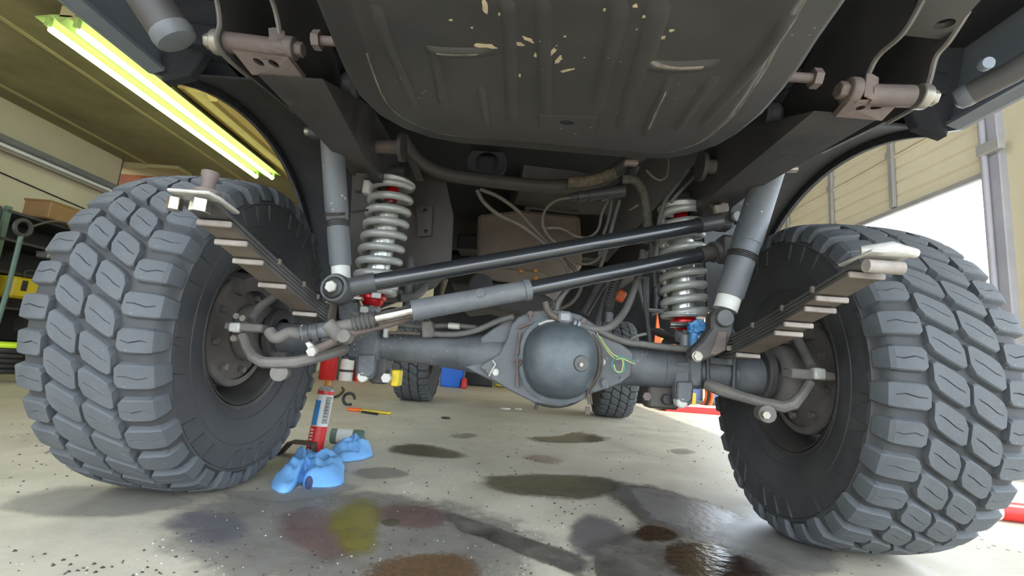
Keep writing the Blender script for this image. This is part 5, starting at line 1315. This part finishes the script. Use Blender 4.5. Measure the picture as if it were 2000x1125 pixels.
hose([(1345, 330), (1320, 365), (1298, 395), (1288, 430), (1284, 470), (1278, 520)], 1.55, .008, 'hose_grey')
hose([(1362, 340), (1330, 372), (1310, 395)], 1.52, .006, 'hose_grey')
hose([(1255, 490, 1.6), (1252, 520, 1.58), (1240, 560, 1.52), (1222, 605, 1.45), (1195, 636), (1170, 644), (1140, 638), (1118, 628), (1098, 618)], 1.40, .0115, 'hose_grey', 'brake_hose', label='thick grey brake hose looping onto the axle')
hose([(1170, 646), (1195, 658), (1225, 668), (1260, 673), (1300, 678), (1345, 682)], 1.40, .010, 'hose_grey', 'brake_hose')
hose([(1230, 664), (1245, 656), (1262, 652)], 1.41, .005, 'hose_grey', 'brake_hose')
hose([(1064, 590), (1072, 610), (1090, 622), (1100, 626)], 1.38, .010, 'hose_tan', 'vent_hose')
hose([(1085, 612), (1090, 590), (1108, 565), (1128, 545)], 1.42, .009, 'hose_grey', 'vent_hose')
MB().box(ay(1103, 620, 1.375), (.04, .03, .035)).obj('hose_junction', 'grey_metal', T_, bevel=.008)
for (x, y) in ((1122, 633), (1130, 635)): MB().lathe([(-.004, .010), (-.004, .0145), (.004, .0145), (.004, .010)], ay(x, y, 1.395), (1, 0, -.2), 16).obj('hose_clamp', 'grey_metal', T_)
# corrugated conduit
P_ = spline([ay(1184, 628, 1.56), ay(1188, 600, 1.58), ay(1198, 565, 1.60), ay(1212, 535, 1.62)], 14)
MB().tube(P_, [.0175 if k % 2 else .0135 for k in range(len(P_))], 14).obj('corrugated_conduit', 'hose_black', T_, ang=20, label='ribbed black conduit')
MB().tube([ay(1190, 612, 1.56), ay(1188, 632, 1.55)], .013, 12).obj('conduit_end', 'sleeve_grey', T_)
MB().tube([ay(1166, 640, 1.62), ay(1176, 600, 1.64), ay(1196, 545, 1.66)], .010, 10).obj('hard_line', 'sleeve_grey', T_)
MB().tube([ay(1140, 612, 1.70), ay(1155, 585, 1.70), ay(1180, 545, 1.70)], .020, 10).obj('driveshaft_tunnel', 'frame_black', T_)
MB().box(ay(1212, 578, 1.75), (.035, .02, .045), Matrix.Rotation(.4, 3, 'Y')).obj('orange_tag', 'orange_paint', T_, bevel=.006, label='bright orange tag')
MB().tube([ay(1256, 545, 1.55), ay(1262, 610, 1.52), ay(1269, 668, 1.48)], .006, 10).obj('sway_link', 'dark_metal', T_)
MB().prism([ay(x, y, 1.68) for x, y in ((1246, 540), (1268, 540), (1268, 640), (1246, 560))], (0, .02, 0)).obj('guard_plate', 'sleeve_grey', T_, smooth=False, bevel=.002)
MB().tube([ay(1283, 525, 1.66), ay(1283, 585, 1.66)], .010, 10).obj('bump_rod', 'sleeve_grey', T_)
MB().lathe([(0, 0), (0, .02), (.05, .024), (.055, 0)], ay(1282, 605, 1.66), (0, 0, 1), 18).obj('bump_stop', 'black_plastic', T_)
MB().box(ay(1277, 606, 1.64), (.05, .05, .006)).obj('stop_plate', 'grey_metal', T_, bevel=.002)
hose([(1270, 430), (1272, 470), (1266, 510), (1240, 520)], 1.62, .007, 'hose_grey')
hose([(1282, 480), (1278, 520), (1280, 560)], 1.64, .007, 'hose_grey')
MB().tube([ay(1230, 410, 1.75), ay(1246, 400, 1.75)], .004, 6).obj('daylight_sliver', 'pale_plate', T_)  # pale rod painted as a sliver of daylight through the engine bay
